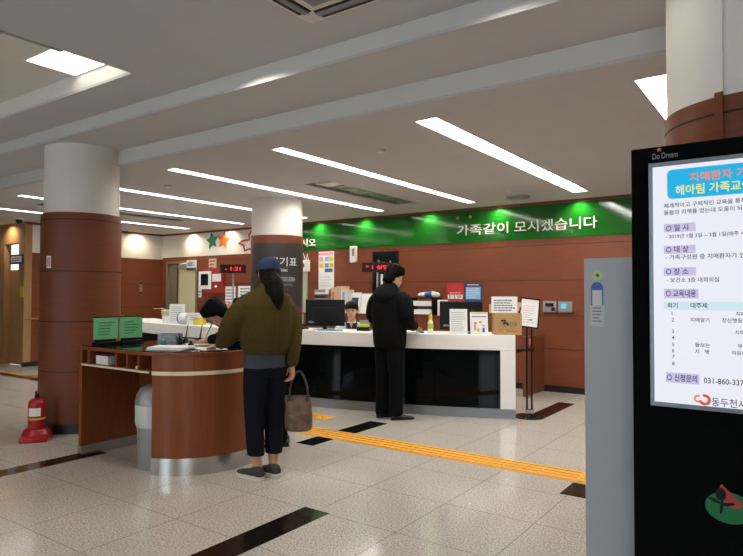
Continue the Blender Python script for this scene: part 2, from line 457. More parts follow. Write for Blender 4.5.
# pillars
def pillar(name, x, y, top, r=.385, rw=.362, dark=None):
    p = sgroup(name, (x, y, 0))
    part(p, 'shaft', lathe(new_bm(), [(rw, 2.18), (rw, top)], n=64), M['white'], smooth=True)
    prof = [(r, .10)]
    zs = (.608, 1.1, 1.60, 2.115) if not dark else (.608, 1.1)
    for z in zs: prof += [(r, z - .005), (r - .006, z - .004), (r - .006, z + .004), (r, z + .005)]
    prof += [(r, 2.184)] if not dark else [(r, 1.2)]
    part(p, 'cladding', lathe(new_bm(), prof, n=64), M['wooddark'], smooth=True)
    for z in zs: part(p, 'groove', lathe(new_bm(), [(r - .004, z - .005), (r + .0006, z - .005), (r + .0006, z + .005), (r - .004, z + .005)], n=64), M['groove'], smooth=True)
    part(p, 'kick', lathe(new_bm(), [(r - .01, 0), (r - .01, .10)], n=64), M['kick'], smooth=True)
    if dark:
        part(p, 'dark_cladding', lathe(new_bm(), [(r, 1.2), (r, 2.09)], n=64), M['darkpanel'], smooth=True)
        part(p, 'band', lathe(new_bm(), [(r + .004, 2.09), (r + .004, 2.20)], n=64), M['wood'], smooth=True)
    return p
pillar('pillar_left', -6.174, 3.476, ZS + .001)
pm = pillar('pillar_middle', -6.2, 6.41, ZB + .001, .372, .362, True)
def center_x(bm):
    xs = [v.co.x for v in bm.verts]; c = (max(xs) + min(xs)) / 2
    for v in bm.verts: v.co.x -= c
    return bm
AC = atan2(-6.41, 6.2)                       # towards the camera
t = center_x(fit_text('대기표', .125, .42, .003, .004)); part(pm, 'lettering', wrap(move(t, (.10, 0, 1.765)), .374, AC), M['paper'])
t = center_x(fit_text('Ticket', .045, .12, .003)); part(pm, 'lettering', wrap(move(t, (.09, 0, 1.69)), .374, AC), M['paper'])
bm = plate(new_bm(), [(-.13 + .03 * cos(a) if cos(a) < 0 else .13 + .03 * cos(a), .03 * sin(a)) for a in [2 * pi * i / 24 for i in range(24)]], -.002, .0)
part(pm, 'pill_label', wrap(move(bm, (.12, 0, 1.585)), .374, AC), M['greyprint'])
t = center_x(fit_text('순번', .035, .16, .003)); part(pm, 'lettering', wrap(move(t, (.12, -.002, 1.568)), .374, AC), M['darkink'])
t = center_x(fit_text('대기하십시오', .035, .2, .003)); part(pm, 'lettering', wrap(move(t, (.13, 0, 1.49)), .374, AC), M['greyprint'])
pr = pillar('pillar_right', -.145, 3.18, ZS + .001, .385, .375)
part(pr, 'batten', wrap(B(-.016, .016, -.008, .0, .1, 2.2), .385, R(-109)), M['wooddark'])
part(pr, 'batten', wrap(B(-.012, .012, -.004, .0, 2.2, ZS), .375, R(-109)), M['white'])

# floor inlays
def inlay(name, label, x0, x1, y0, y1, m, cat, h=.003, group=None):
    return solo(name, label, cat, B(x0, x1, y0, y1, 0.0, h), m, group=group)
G = 'black stone strips set in the floor'
inlay('floor_strip', 'long black stone strip in the floor at the bottom edge, nearest the camera', -2.66, -2.457, 1.8, 3.025, M['strip'], 'floor strip', .002, G)
inlay('floor_strip', 'black stone strip in the floor under the left end of the writing desk', -5.13, -4.945, 1.2, 3.04, M['strip'], 'floor strip', .002, G)
inlay('floor_strip', 'short black stone strip just beyond the yellow path, behind the handbag', -3.87, -3.65, 4.89, 5.468, M['strip'], 'floor strip', .002, G)
inlay('floor_strip', 'short black stone strip just before the yellow path, right of the handbag', -3.87, -3.668, 4.27, 4.58, M['strip'], 'floor strip', .002, G)
inlay('floor_strip', 'black stone strip before the yellow path, beside the grey steel cabinet', -1.405, -1.2, 4.255, 4.56, M['strip'], 'floor strip', .002, G)
inlay('floor_strip', 'black stone strip in the floor behind the sign stand base', -2.59, -2.385, 6.62, 7.84, M['strip'], 'floor strip', .002, G)
inlay('floor_strip', 'thin black strip in the floor at far left, behind the left pillar', -12.6, -8.6, 4.86, 5.0, M['strip'], 'floor strip', .002, G)
def tactile(name, label, x0, x1, y0, y1, axis, group):
    t = thing(name, label, 'tactile path', ((x0 + x1) / 2, (y0 + y1) / 2, 0), 0, group)
    hx, hy = (x1 - x0) / 2, (y1 - y0) / 2
    part(t, 'base', B(-hx, hx, -hy, hy, 0, .003), M['tacrub'])
    bm = new_bm()
    if axis == 'x':
        for k in range(4):
            y = -hy + (k + .5) * 2 * hy / 4; x = -hx
            while x < hx - .01: box(bm, x + .01, min(x + .29, hx), y - .014, y + .014, .003, .007); x += .3
    else:
        x = -hx + .03
        while x < hx:
            y = -hy + .03
            while y < hy: lathe(bm, [(.016, .003), (.012, .007)], x, y, 8); y += .055
            x += .055
    part(t, 'ribs' if axis == 'x' else 'studs', bm, M['tacrub'])
tactile('tactile_path', 'yellow ribbed tactile path running across the floor in front of the counter', -6.2, 1.6, 4.585, 4.88, 'x', None)
tactile('tactile_plate', 'small yellow studded tactile plate by the counter, above the handbag', -5.2, -4.32, 5.2, 5.43, 'y', None)
tactile('tactile_path', 'thin yellow line of tactile paving at far left before the doorway', -12.4, -8.4, 5.04, 5.11, 'x', None)

# ------------------------------------------------------------------ reception counter (one long convex bow)
CX, CY, RC = -6.45, 14.5, 8.88
PH1 = math.asin((-2.625 - CX) / RC); PH0 = -R(24.5)
def arcbox(bm, ra, rb, z0, z1, p0, p1, n=None):
    n = n or max(2, int(abs(p1 - p0) / R(1.2)))
    ring = []
    for i in range(n + 1):
        p = p0 + (p1 - p0) * i / n; s, c = sin(p), -cos(p)
        ring.append([bm.verts.new((CX + r * s, CY + r * c, z)) for r, z in ((ra, z0), (rb, z0), (rb, z1), (ra, z1))])
    for a, b in zip(ring, ring[1:]):
        for k in range(4): bm.faces.new((a[k], a[(k + 1) % 4], b[(k + 1) % 4], b[k]))
    bm.faces.new(ring[0]); bm.faces.new(list(reversed(ring[-1])))
    bmesh.ops.recalc_face_normals(bm, faces=bm.faces)
    return bm
def on_arc(p, r=RC): return (CX + r * sin(p), CY - r * cos(p))
ct = thing('reception_counter', 'long curved white reception counter with black glass front and steel kick plate', 'counter', (0, 0, 0))
EP = .0185
part(ct, 'countertop', arcbox(new_bm(), RC - .62, RC, .757, .925, PH0, PH1), M['corian'], .006, True)
part(ct, 'end_panel', arcbox(new_bm(), RC - .6, RC - .004, .107, .757, PH1 - EP, PH1), M['corian'])
part(ct, 'end_panel', arcbox(new_bm(), RC - .6, RC - .004, .107, .757, PH0, PH0 + EP), M['corian'])
n = 10
for k in range(n):
    a = PH0 + EP + (PH1 - PH0 - 2 * EP) * k / n; b = PH0 + EP + (PH1 - PH0 - 2 * EP) * (k + 1) / n
    part(ct, 'glass_panel', arcbox(new_bm(), RC - .06, RC - .02, .107, .757, a + .0003, b - .0003, 6), M['glassblack'])
part(ct, 'carcass', arcbox(new_bm(), RC - .14, RC - .07, .02, .757, PH0 + .002, PH1 - .002), M['black'])
part(ct, 'kick_plate', arcbox(new_bm(), RC - .1, RC - .006, 0, .107, PH0, PH1), mat('dull_steel', '8a8d91', .42, .9, bump=.05, bscale=30, stretch=(1, 1, .05)), 0, True)
ZC = .926

# ------------------------------------------------------------------ writing desk
dk = thing('writing_desk', 'round-ended wooden writing desk with glass top on the lobby floor', 'desk', (-4.243, 3.40, 0))
def stadium(xl, r, n=28):
    pts = [(xl, -r)]
    for i in range(n + 1):
        a = -pi / 2 + pi * i / n; pts.append((r * cos(a), r * sin(a)))
    return pts + [(xl, r)]
def dee(xl, r, n=28):
    a0 = -math.acos(max(-1, xl / r)) if xl < r else 0
    a0 = math.acos(xl / r); return [(r * cos(-a0 + 2 * a0 * i / n), r * sin(-a0 + 2 * a0 * i / n)) for i in range(n + 1)]
part(dk, 'desk_top', prism(new_bm(), stadium(-.81, .572), .905, .93), M['desk'], .003)
part(dk, 'glass_sheet', prism(new_bm(), stadium(-.79, .55), .93, .936), M['deepteal'])
xl = .17
part(dk, 'pedestal', prism(new_bm(), dee(xl, .56), .13, .757), M['desk'], 0, True)
part(dk, 'pedestal_top', prism(new_bm(), dee(xl, .566), .787, .905), M['desk'], 0, True)
part(dk, 'cream_band', prism(new_bm(), dee(xl, .566), .757, .787), M['cream'], 0, True)
part(dk, 'kick_plate', prism(new_bm(), dee(xl, .563), 0, .13), M['steel'], 0, True, 'brushed steel kick plate')
part(dk, 'side_panel', B(-.81, -.77, -.56, .56, .09, .905), M['desk'], .002)
part(dk, 'kick_plate', B(-.814, -.766, -.563, .563, 0, .09), M['steel'])
part(dk, 'modesty_panel', B(-.77, .17, -.012, .012, .2, .787), M['desk'])
part(dk, 'shelf', B(-.77, .17, -.562, .562, .775, .790), M['desk'])
part(dk, 'shelf_back', B(-.77, .17, -.2, -.185, .79, .905), M['desk'])
for x in (-.27, -.12, .03): part(dk, 'divider', B(x - .012, x + .012, -.56, -.2, .79, .905), M['desk'])
part(dk, 'divider', B(-.69, -.66, -.56, -.2, .79, .905), M['desk'])
part(dk, 'shelf_edge', B(-.77, .17, -.566, -.562, .772, .787), M['cream'])
ZD = .937
solo('slip_box', 'small white box of slips in the desk cubbyhole nearest the left pillar', 'box', B(-.09, .09, -.1, .1, 0, .07), M['paper'], (-4.78, 2.98, .79))
solo('paper_stack', 'small white pad of slips in the desk cubbyhole beside the pedestal', 'paper', B(-.05, .05, -.08, .08, 0, .02), M['paper'], (-4.26, 2.96, .79))
def green_sign(y, label):
    t = thing('desk_sign', label, 'sign', (-4.98, y, ZD), R(90), 'green notice stands on the writing desk')
    part(t, 'stand', box(B(-.105, .105, -.045, .035, 0, .022), -.10, .10, -.006, .004, .022, .06), M['black'], .003)
    part(t, 'notice', B(-.112, .112, -.008, .0, .045, .235), M['greenpaper'])
    part(t, 'top_edge', B(-.114, .114, -.010, .003, .232, .243), M['black'])
    part(t, 'print', lines_bm(-.07, .08, .075, .20, 5, -.0085, .008, .4, int(y * 100)), M['greenink'])
    return t
green_sign(3.03, 'left of two green notices on black stands at the left end of the desk')
green_sign(3.275, 'right of two green notices on black stands at the left end of the desk')
# writing slips
def paper_pile(name, label, loc, rz, w, d, n=6, seed=1, h=.0035):
    t = thing(name, label, 'paper', loc, rz); rnd = random.Random(seed)
    for k in range(n):
        q = B(-w / 2, w / 2, -d / 2, d / 2, 0, h * .9); rot(q, 'Z', (rnd.random() - .5) * .25)
        part(t, 'sheet', move(q, ((rnd.random() - .5) * .03, (rnd.random() - .5) * .03, k * h)), M['paper'])
    return t
paper_pile('form_pile', 'loose pile of white forms on the desk top beside the green notices', (-4.12, 3.06, ZD), .5, .30, .22, 7, 3)
t = thing('pen_organizer', 'clear box organizer with pens on the desk behind the forms', 'organizer', (-4.78, 3.55, ZD), .6)
bm = new_bm()
for a in ((-.1, .1, -.05, .05, 0, .006), (-.1, .1, -.05, -.045, .006, .075), (-.1, .1, .045, .05, .006, .075), (-.1, -.095, -.05, .05, .006, .075), (.095, .1, -.05, .05, .006, .075), (-.01, -.006, -.05, .05, .006, .075)): box(bm, *a)
part(t, 'box', bm, mat('smoky_acrylic', '5d6563', .15, trans=.5))
solo('ink_pot', 'small teal ink pot on the desk in front of the clear organizer', 'ink pot', lathe(new_bm(), [(.02, 0), (.022, .02), (.015, .035)]), M['teal'], (-4.62, 3.36, ZD), smooth=True)
def desk_pen(label, loc):
    t = thing('desk_pen', label, 'pen', loc, .4, 'chained pens on the writing desk')
    part(t, 'pen_base', lathe(new_bm(), [(.03, 0), (.026, .015), (.012, .03)]), M['black'], smooth=True)
    part(t, 'pen', tube(new_bm(), [(0, 0, .025), (.004, .01, .08), (.012, .02, .15)], [.009, .006, .004], 8), M['black'], smooth=True)
    return t
desk_pen('black desk pen in its holder at the left, behind the clear organizer', (-4.70, 3.66, ZD))
desk_pen('black desk pen in its holder between the organizer and the bowed man', (-4.62, 3.76, ZD))
solo('ink_bottle', 'small round black ink bottle on the desk top beside the forms', 'bottle', lathe(new_bm(), [(.022, 0), (.026, .012), (.024, .03), (.012, .036), (.013, .05), (.01, .056)]), M['black'], (-4.13, 3.27, ZD), smooth=True)
solo('form', 'white form on the desk under the bowed man\'s hands', 'paper', B(-.1, .1, -.14, .14, 0, .002), M['paper'], (-4.33, 3.55, ZD), -.6)
solo('form', 'white form on the right end of the desk under the capped woman\'s hand', 'paper', B(-.1, .1, -.14, .14, 0, .002), M['paper'], (-3.93, 3.3, ZD), 1.2)
# waste bin in the knee space
t = thing('waste_bin', 'grey swing-lid waste bin with white liner under the desk', 'bin', (-4.25, 3.02, 0))
part(t, 'bin_body', lathe(new_bm(), [(.115, 0), (.12, .02), (.142, .47), (.142, .49)]), M['silver'], smooth=True)
part(t, 'liner', lathe(new_bm(), [(.140, .33), (.150, .36), (.149, .42), (.152, .5), (.146, .51)]), M['binbag'], smooth=True)
part(t, 'lid', lathe(new_bm(), [(.15, .5), (.15, .53), (.14, .58), (.11, .63), (.06, .655), (.01, .66)]), M['silver'], smooth=True)

# ------------------------------------------------------------------ fire extinguisher
t = thing('fire_extinguisher', 'red fire extinguisher standing on a red base beside the left pillar', 'fire extinguisher', (-5.965, 2.94, 0), R(-35))
part(t, 'base', prism(new_bm(), [(-.19, -.12), (.17, -.12), (.19, 0), (.17, .12), (-.17, .12), (-.2, 0)], 0, .05), M['red'], .012)
part(t, 'base_riser', lathe(new_bm(), [(.13, .05), (.10, .10), (.078, .105)]), M['red'], smooth=True)
part(t, 'cylinder', lathe(new_bm(), [(.072, .10), (.075, .12), (.075, .33), (.066, .365), (.04, .385), (.022, .39), (.022, .40)]), M['red'], smooth=True)
part(t, 'band', lathe(new_bm(), [(.077, .19), (.077, .205)]), M['yellow'], smooth=True)
q = B(-.055, .055, -.002, 0, .225, .30)
part(t, 'label_plate', wrap(q, .0755, R(-8)), M['paper'])
bm = lathe(new_bm(), [(.018, .39), (.02, .41), (.012, .42)]); tube(bm, [(-.01, 0, .41), (.03, .0, .44), (.07, 0, .455)], .009, 8); tube(bm, [(-.01, 0, .405), (.04, 0, .405), (.075, 0, .41)], .008, 8)
part(t, 'valve_handle', bm, M['black'], smooth=True)
part(t, 'hose', tube(new_bm(), [(-.01, 0, .41), (-.05, 0, .42), (-.085, 0, .37), (-.092, 0, .28)], .009, 8), M['black'], smooth=True)

# ------------------------------------------------------------------ wall signs
sb = thing('wall_sign', 'long glossy green sign board with white Korean lettering above the counter', 'sign', (0, YW, 0))
part(sb, 'panel', B(-8.45, 3.0, -.012, .01, 2.19, 2.68), M['green'])
t = fit_text('가족같이', .165, .85, .012, .0); part(sb, 'lettering', move(t, (-4.445, -.018, 2.30)), M['paper'])
t = fit_text('모시겠습니다', .165, 1.19, .012, .0); part(sb, 'lettering', move(t, (-3.495, -.018, 2.298)), M['paper'])
t = fit_text('어서오십시오', .15, 1.06, .012, .01); part(sb, 'lettering', move(t, (-8.42, -.018, 2.26)), M['paper'])
for x, z in ((-4.44, 2.58), (-4.22, 2.585)):
    q = new_bm(); plate(q, [(x + .025 * cos(a), z + .025 * sin(a)) for a in [2 * pi * i / 16 for i in range(16)]], -.016, -.012); part(sb, 'dot', q, M['gold'])
def leaf(bm, cx, cz, s, rotd=0, y0=-.016, y1=-.004):
    pts = []
    for i in range(10):
        a = R(90 + rotd + 36 * i); r = s if i % 2 == 0 else s * .48
        pts.append((cx + r * cos(a), cz + r * sin(a)))
    return plate(bm, pts, y0, y1)
solo('leaf_decal', 'plain green leaf shape on the white wall band above the door', 'wall decal', leaf(new_bm(), -10.23, 2.50, .19, 8), M['emblemgreen'], (0, YW - .004, 0), group=None)
solo('leaf_decal', 'plain orange leaf shape on the white wall band above the red hydrant box', 'wall decal', leaf(new_bm(), -9.87, 2.50, .19, -8), M['orange'], (0, YW - .004, 0))
bm = tube(new_bm(), [(-9.03, 0, 2.66), (-9.12, 0, 2.56), (-9.11, 0, 2.47), (-9.3, 0, 2.46), (-9.42, 0, 2.41), (-9.27, 0, 2.36), (-9.24, 0, 2.25), (-9.1, 0, 2.29), (-8.96, 0, 2.21)], .02, 8)
solo('outline_decal', 'red curling outline decal on the white wall band left of the middle pillar', 'wall decal', bm, M['redsign'], (0, YW - .01, 0), smooth=True)
# hydrant box
t = thing('hydrant_box', 'red fire hydrant box on the wall right of the cream door', 'hydrant box', (-10.1, YW, 1.655))
part(t, 'box', B(-.3, .29, -.09, 0, -.26, .26), M['redbox'], .005)
part(t, 'frame', B(-.44, -.05, -.11, -.09, -.18, .20), M['paper'], .004)
part(t, 'window', B(-.36, -.13, -.115, -.11, -.10, .14), M['deepteal'])
part(t, 'notice', B(-.02, .25, -.095, -.09, -.02, .14), M['paper']); part(t, 'lamp', ball(new_bm(), (.1, -.1, -.12), (.03, .02, .03)), M['paper'], smooth=True)
def wall_notice(name, label, x, z, w, h, m=None, n=5, seed=1, th=.005, group=None, y=YW, ink='ink', cat='notice'):
    t = thing(name, label, cat, (x, y, z), 0, group)
    part(t, 'sheet', B(-w / 2, w / 2, -th, 0, -h / 2, h / 2), m or M['paper'])
    if n: part(t, 'print', lines_bm(-w * .4, w * .4, -h * .42, h * .42, n, -th, h / n * .3, .35, seed), M[ink])
    return t
wall_notice('paper_notice', 'small square notice on the wall above the hydrant box', -10.22, 2.0, .24, .25, M['beige'], 3, 4)
wall_notice('paper_notice', 'white notice on the wall below the red number display, left one', -9.66, 1.30, .30, .46, M['paper'], 6, 5)
wall_notice('paper_notice', 'white notice on the wall below the red number display, right one', -9.12, 1.36, .62, .36, M['paper'], 5, 6)
wall_notice('paper_notice', 'small white tag on the wall at lower left of the hydrant box', -10.62, 1.42, .10, .24, M['paper'], 3, 7)
w = thing('door_sign', 'white and blue room sign above the top right of the cream door', 'sign', (-10.86, YW - .03, 2.0))
part(w, 'plate', B(-.16, .16, -.02, 0, -.11, .11), M['paper']); part(w, 'stripe', B(-.16, .16, -.022, -.02, -.11, -.06), M['navy']); part(w, 'print', lines_bm(-.12, .12, -.03, .08, 2, -.02, .02, .2, 3), M['navy'])
w = thing('door_sign', 'small blue and white room sign projecting at far left beside the tan doorway', 'sign', (-12.14, 5.58, 2.02))
part(w, 'plate', B(-.25, .24, -.02, 0, -.09, .09), M['navy']); part(w, 'face', B(-.21, .20, -.023, -.02, -.055, .055), M['paper']); part(w, 'print', lines_bm(-.17, .17, -.04, .04, 2, -.023, .018, .1, 9), M['navy'])
wall_notice('paper_notice', 'small yellow notice on the tan wall beside the handrail', -11.99, 1.41, .14, .20, M['yellow'], 0, 11, y=5.598)
wall_notice('wall_switch', 'small pinkish switch plate on the left wall beside the cream door', XL + .012, 1.5, .16, .16, M['beige'], 2, 12, y=8.05)['category'] = 'switch'
t = thing('handrail', 'wooden handrail on the left wall beside the tan doorway', 'handrail', (XL, 5.62, .9))
part(t, 'rail', tube(new_bm(), [(.09, 0, 0), (.09, 2.0, 0)], .02, 10), M['tan'], smooth=True)
for y in (.15, 1.0, 1.85): part(t, 'bracket', tube(new_bm(), [(0, y, -.03), (.06, y, -.03), (.09, y, -.005)], .008, 8), M['chrome'], smooth=True)
# chart, wall phone, picture, posters
t = thing('wall_chart', 'tall white chart with coloured squares on the wall right of the middle pillar', 'chart', (-7.11, YW, 1.80))
part(t, 'sheet', B(-.18, .18, -.006, 0, -.40, .355), M['paper'])
part(t, 'header', B(-.17, .17, -.008, -.006, .29, .335), M['pink'])
for i, (a, b, m) in enumerate(((-.16, .18, 'pink'), (-.16, .06, 'yellow'), (-.03, .18, 'lightblue'), (.08, .06, 'yellow'), (.08, .18, 'yellow'), (-.03, .06, 'greyprint'))): part(t, 'block', B(a, a + .09, -.008, -.006, b, b + .08), M[m])
part(t, 'label_block', B(-.03, .15, -.008, -.006, -.02, .045), M['blue']); part(t, 'print', lines_bm(-.15, .15, -.3, -.08, 4, -.006, .008, .2, 2), M['greyprint'])
t = thing('first_aid_box', 'white box with red mark hung at the top of the pale green post', 'box', (-7.555, YW - .06, 1.905))
part(t, 'case', B(-.125, .115, -.07, 0, -.11, .10), M['paper'], .012); q = new_bm(); plate(q, [(-.02 + .05 * cos(a), .0 + .05 * sin(a)) for a in [2 * pi * i / 16 for i in range(16)]], -.074, -.07); part(t, 'red_mark', q, M['redsign'])
part(t, 'strap', tube(new_bm(), [(-.09, -.03, .10), (-.05, -.03, .25), (.02, -.03, .10)], .006, 6), M['paper']); part(t, 'strap', tube(new_bm(), [(.04, -.03, .10), (.06, -.03, .22), (.09, -.03, .10)], .006, 6), M['paper'])
solo('post', 'pale green upright post against the wall right of the middle pillar', 'post', B(-.065, .065, -.05, -.001, 0, 1.80), M['palegreen'], (-7.615, YW, 0), bevel=.004)
t = thing('wall_unit', 'narrow white wall unit between the chart and the framed picture', 'wall unit', (-6.47, YW, 2.08))
part(t, 'body', B(-.067, .067, -.06, 0, -.145, .145), M['paper'], .012); part(t, 'grille', B(-.01, .04, -.063, -.06, -.03, .1), M['greyprint'])
t = thing('framed_picture', 'dark framed picture on the wall behind the man at the counter', 'picture', (-5.80, YW, 1.75))
part(t, 'frame', B(-.26, .26, -.04, 0, -.38, .36), M['black'], .006); part(t, 'panel', B(-.2, .2, -.044, -.04, -.32, .30), M['deepteal'])
for x, z, w_, h_, m in ((-.08, -.14, .05, .22, 'paper'), (-.01, -.14, .05, .2, 'redsign'), (-.15, -.1, .05, .16, 'navy'), (.05, .1, .06, .05, 'greyprint'), (-.05, .16, .05, .04, 'redsign'), (.1, .18, .03, .03, 'orange'), (-.14, .2, .04, .03, 'gold')): part(t, 'picture_patch', B(x, x + w_, -.046, -.044, z - h_ / 2, z + h_ / 2), M[m])
t = thing('poster', 'red and white poster on the wall above the black monitor, left of the pair', 'poster', (-4.485, YW, 1.405))
part(t, 'sheet', B(-.15, .15, -.006, 0, -.155, .155), M['redsign']); part(t, 'band', B(-.13, .13, -.008, -.006, -.095, -.03), M['paper']); part(t, 'lettering', move(fit_text('119', .05, .2, .002), (-.1, -.009, -.088)), M['navy']); part(t, 'print', lines_bm(-.1, .1, -.02, .02, 1, -.006, .02, .1, 3), M['pink'])
t = thing('poster', 'navy bordered white poster on the wall above the black monitor, right of the pair', 'poster', (-4.175, YW, 1.41))
part(t, 'sheet', B(-.15, .15, -.006, 0, -.15, .15), M['navy']); part(t, 'face', B(-.125, .125, -.008, -.006, -.105, .085), M['lightblue']); part(t, 'print', lines_bm(-.11, .11, -.09, .07, 6, -.008, .007, .3, 8), M['paper']); part(t, 'print', lines_bm(-.1, .1, .1, .14, 1, -.006, .015, .1, 8), M['paper'])
t = thing('card_reader', 'grey time clock on the wall, left of the two wall units near the sign stand', 'wall unit', (-2.965, YW, 1.21))
part(t, 'body', B(-.095, .095, -.05, 0, -.08, .078), M['silver'], .008); part(t, 'display', B(-.06, .06, -.053, -.05, .0, .05), M['black']); part(t, 'keypad', B(.03, .08, -.056, -.05, -.06, -.01), M['black'])
t = thing('card_reader', 'grey access terminal with glowing blue screen on the wall', 'wall unit', (-2.745, YW, 1.208))
part(t, 'body', B(-.098, .098, -.05, 0, -.078, .076), M['silver'], .008); part(t, 'display', B(-.05, .02, -.053, -.05, -.02, .045), M['lcd']); part(t, 'keypad', B(.035, .08, -.053, -.05, -.05, .05), M['greyprint'])
# swing gate by the counter end
t = thing('swing_gate', 'low wooden swing gate standing open at the back wall behind the sign stand', 'gate', (-3.06, 8.58, 0), 0)
q = B(-.02, .02, -.72, 0, .02, .82); part(t, 'gate_panel', q, M['wooddark'], .003); part(t, 'sticker', B(.021, .023, -.60, -.52, .70, .79), M['pink'])
t['category'] = 'gate'

# ------------------------------------------------------------------ back cabinets and what stands on them
cabs = []
def cabinet(x0, x1, label):
    t = thing('back_cabinet', label, 'cabinet', ((x0 + x1) / 2, 8.42, 0), 0, 'low wooden cabinets along the back wall')
    h = (x1 - x0) / 2
    part(t, 'carcass', B(-h + .001, h - .001, -.19, .19, 0, 1.03), M['wood']); part(t, 'cabinet_top', B(-h, h, -.205, .2, 1.03, 1.055), M['wooddark'])
    for a, b in ((-h + .01, -.004), (.004, h - .01)):
        d = part(t, 'door', B(a, b, -.207, -.19, .08, 1.01), M['wood'], .002); part(d, 'handle', B((a + b) / 2 - .05, (a + b) / 2 + .05, -.22, -.207, .93, .945), M['chrome'])
    return t
cabinet(-7.3, -6.42, 'low wooden cabinet along the back wall under the grey magazine files')
cabinet(-6.41, -5.62, 'low wooden cabinet along the back wall behind the seated worker')
cabinet(-5.61, -4.95, 'low wooden cabinet along the back wall behind the standing man in black')
cabinet(-4.94, -4.25, 'low wooden cabinet along the back wall under the black paper tray')
ZK = 1.056
def leaning(name, label, x, w, h, m, patch=None, y=8.36, group=None, cat='brochure'):
    t = thing(name, label, cat, (x, y, ZK), 0, group)
    q = B(-w / 2, w / 2, -.006, 0, 0, h); rot(q, 'X', -.22); part(t, 'sheet', q, m)
    if patch:
        q = B(-w * .3, w * .3, -.008, -.006, h * .2, h * .75); rot(q, 'X', -.22); part(t, 'picture', q, M[patch])
    return t
leaning('brochure', 'white brochure with navy picture leaning behind the seated worker\'s head', -6.28, .24, .36, M['paper'], 'navy')
leaning('brochure', 'plain white brochure leaning on the back cabinet right of the seated worker', -6.0, .30, .34, M['paper'])
leaning('brochure', 'white brochure with grey figures leaning beside the standing man\'s shoulder', -5.70, .24, .34, M['paper'], 'greyprint')
def file_box(name, label, x, w, h, m, n, loc_y=8.40):
    t = thing(name, label, 'file box', (x, loc_y, ZK))
    part(t, 'box', B(-w / 2, w / 2, -.12, .12, 0, h), M[m], .004)
    for k in range(n):
        xx = -w / 2 + (k + .5) * w / n; part(t, 'spine', B(xx - w / n * .38, xx + w / n * .38, -.125, -.12, h * .15, h * .95), M['greyprint' if k % 2 else 'silver'])
    return t
t = thing('letter_tray', 'stack of grey letter trays on the back cabinet behind the left monitor', 'tray', (-6.90, 8.40, ZK))
for k in range(4):
    bm = new_bm(); z = k * .105
    box(bm, -.17, .17, -.15, .15, z, z + .008); box(bm, -.17, -.162, -.15, .15, z, z + .09); box(bm, .162, .17, -.15, .15, z, z + .09)
    part(t, 'tray', bm, M['silver' if k < 3 else 'greyprint'])
    part(t, 'papers', B(-.15, .15, -.145, .14, z + .009, z + .04), M['paper' if k % 2 else 'greyprint'])
t = thing('magazine_file', 'beige upright files with coloured spines on the back cabinet', 'file box', (-6.55, 8.40, ZK))
part(t, 'file', prism(new_bm(), [(-.17, -.12), (-.05, -.12), (-.05, .12), (-.17, .12)], 0, .44), M['beige']); part(t, 'file', prism(new_bm(), [(-.045, -.12), (.06, -.12), (.06, .12), (-.045, .12)], 0, .46), M['beige'])
part(t, 'file', prism(new_bm(), [(.065, -.12), (.16, -.12), (.16, .12), (.065, .12)], 0, .40), M['paper']); part(t, 'spine', B(-.13, -.09, -.124, -.12, .1, .36), M['orange']); part(t, 'spine', B(-.02, .02, -.124, -.12, .1, .38), M['pink']); part(t, 'spine', B(.09, .14, -.124, -.12, .22, .36), M['lightblue'])
t = thing('paper_tray', 'black two-level paper tray on the back cabinet right of the man in black', 'tray', (-4.87, 8.38, ZK))
for k in range(2):
    bm = new_bm(); z = k * .13
    box(bm, -.26, .20, -.15, .15, z + .0, z + .012); box(bm, -.26, -.25, -.15, .15, z, z + .13); box(bm, .19, .20, -.15, .15, z, z + .13)
    part(t, 'tray', bm, M['black']); part(t, 'papers', B(-.24, .18, -.148, .14, z + .013, z + .09), M['paper'])
part(t, 'top_shelf', B(-.27, .21, -.155, .15, .26, .275), M['black'])
t = thing('rolled_bag', 'blue and white rolled bag on top of the black paper tray', 'bag', (-4.84, 8.38, ZK + .276))
part(t, 'roll', tube(new_bm(), [(-.15, 0, .04), (-.05, 0, .045), (.1, 0, .05), (.19, 0, .04)], [.03, .04, .05, .035], 12), M['paper'], smooth=True); part(t, 'wrap', tube(new_bm(), [(-.02, -.012, .046), (.08, -.012, .05)], [.043, .05], 12), M['blue'], smooth=True)
solo('card_box', 'small white card box on the back cabinet beside the right monitor', 'box', B(-.06, .06, -.06, .06, 0, .24), M['paper'], (-4.56, 8.36, ZK))

# ------------------------------------------------------------------ on the counter
def at_counter(px, inset):
    p = math.asin((px - CX) / RC); return (CX + (RC - inset) * sin(p), CY - (RC - inset) * cos(p), ZC), p
def monitor(label, loc, rz, w, h, zb):
    """seen from its back: back shell faces local -y"""
    t = thing('monitor', label, 'monitor', loc, rz)
    part(t, 'base', prism(new_bm(), rounded(-.12, .12, -.09, .09, .03), 0, .012), M['black'], .003)
    part(t, 'neck', B(-.025, .025, -.02, .015, .012, zb + .1), M['black'])
    part(t, 'shell', prism(new_bm(), [(-w / 2, 0), (w / 2, 0), (w / 2, .02), (-w / 2, .02)], zb, zb + h), M['black'], .006)
    part(t, 'back_hump', B(-w * .3, w * .3, -.022, .0, zb + .05, zb + h * .7), M['black'], .01)
    part(t, 'display', B(-w / 2 + .015, w / 2 - .015, .02, .022, zb + .015, zb + h - .015), M['deepteal'])
    part(t, 'label_plate', B(-w * .42, -w * .28, -.003, 0, zb + .04, zb + .062), M['greyprint'])
    return t
monitor('black monitor seen from behind on the counter beside the seated worker', (-4.95, 5.99, ZC), R(33), .50, .335, .05)
monitor('black monitor seen from behind on the counter, papers and carton before it', (-3.28, 6.46, ZC), R(33), .50, .335, .04)
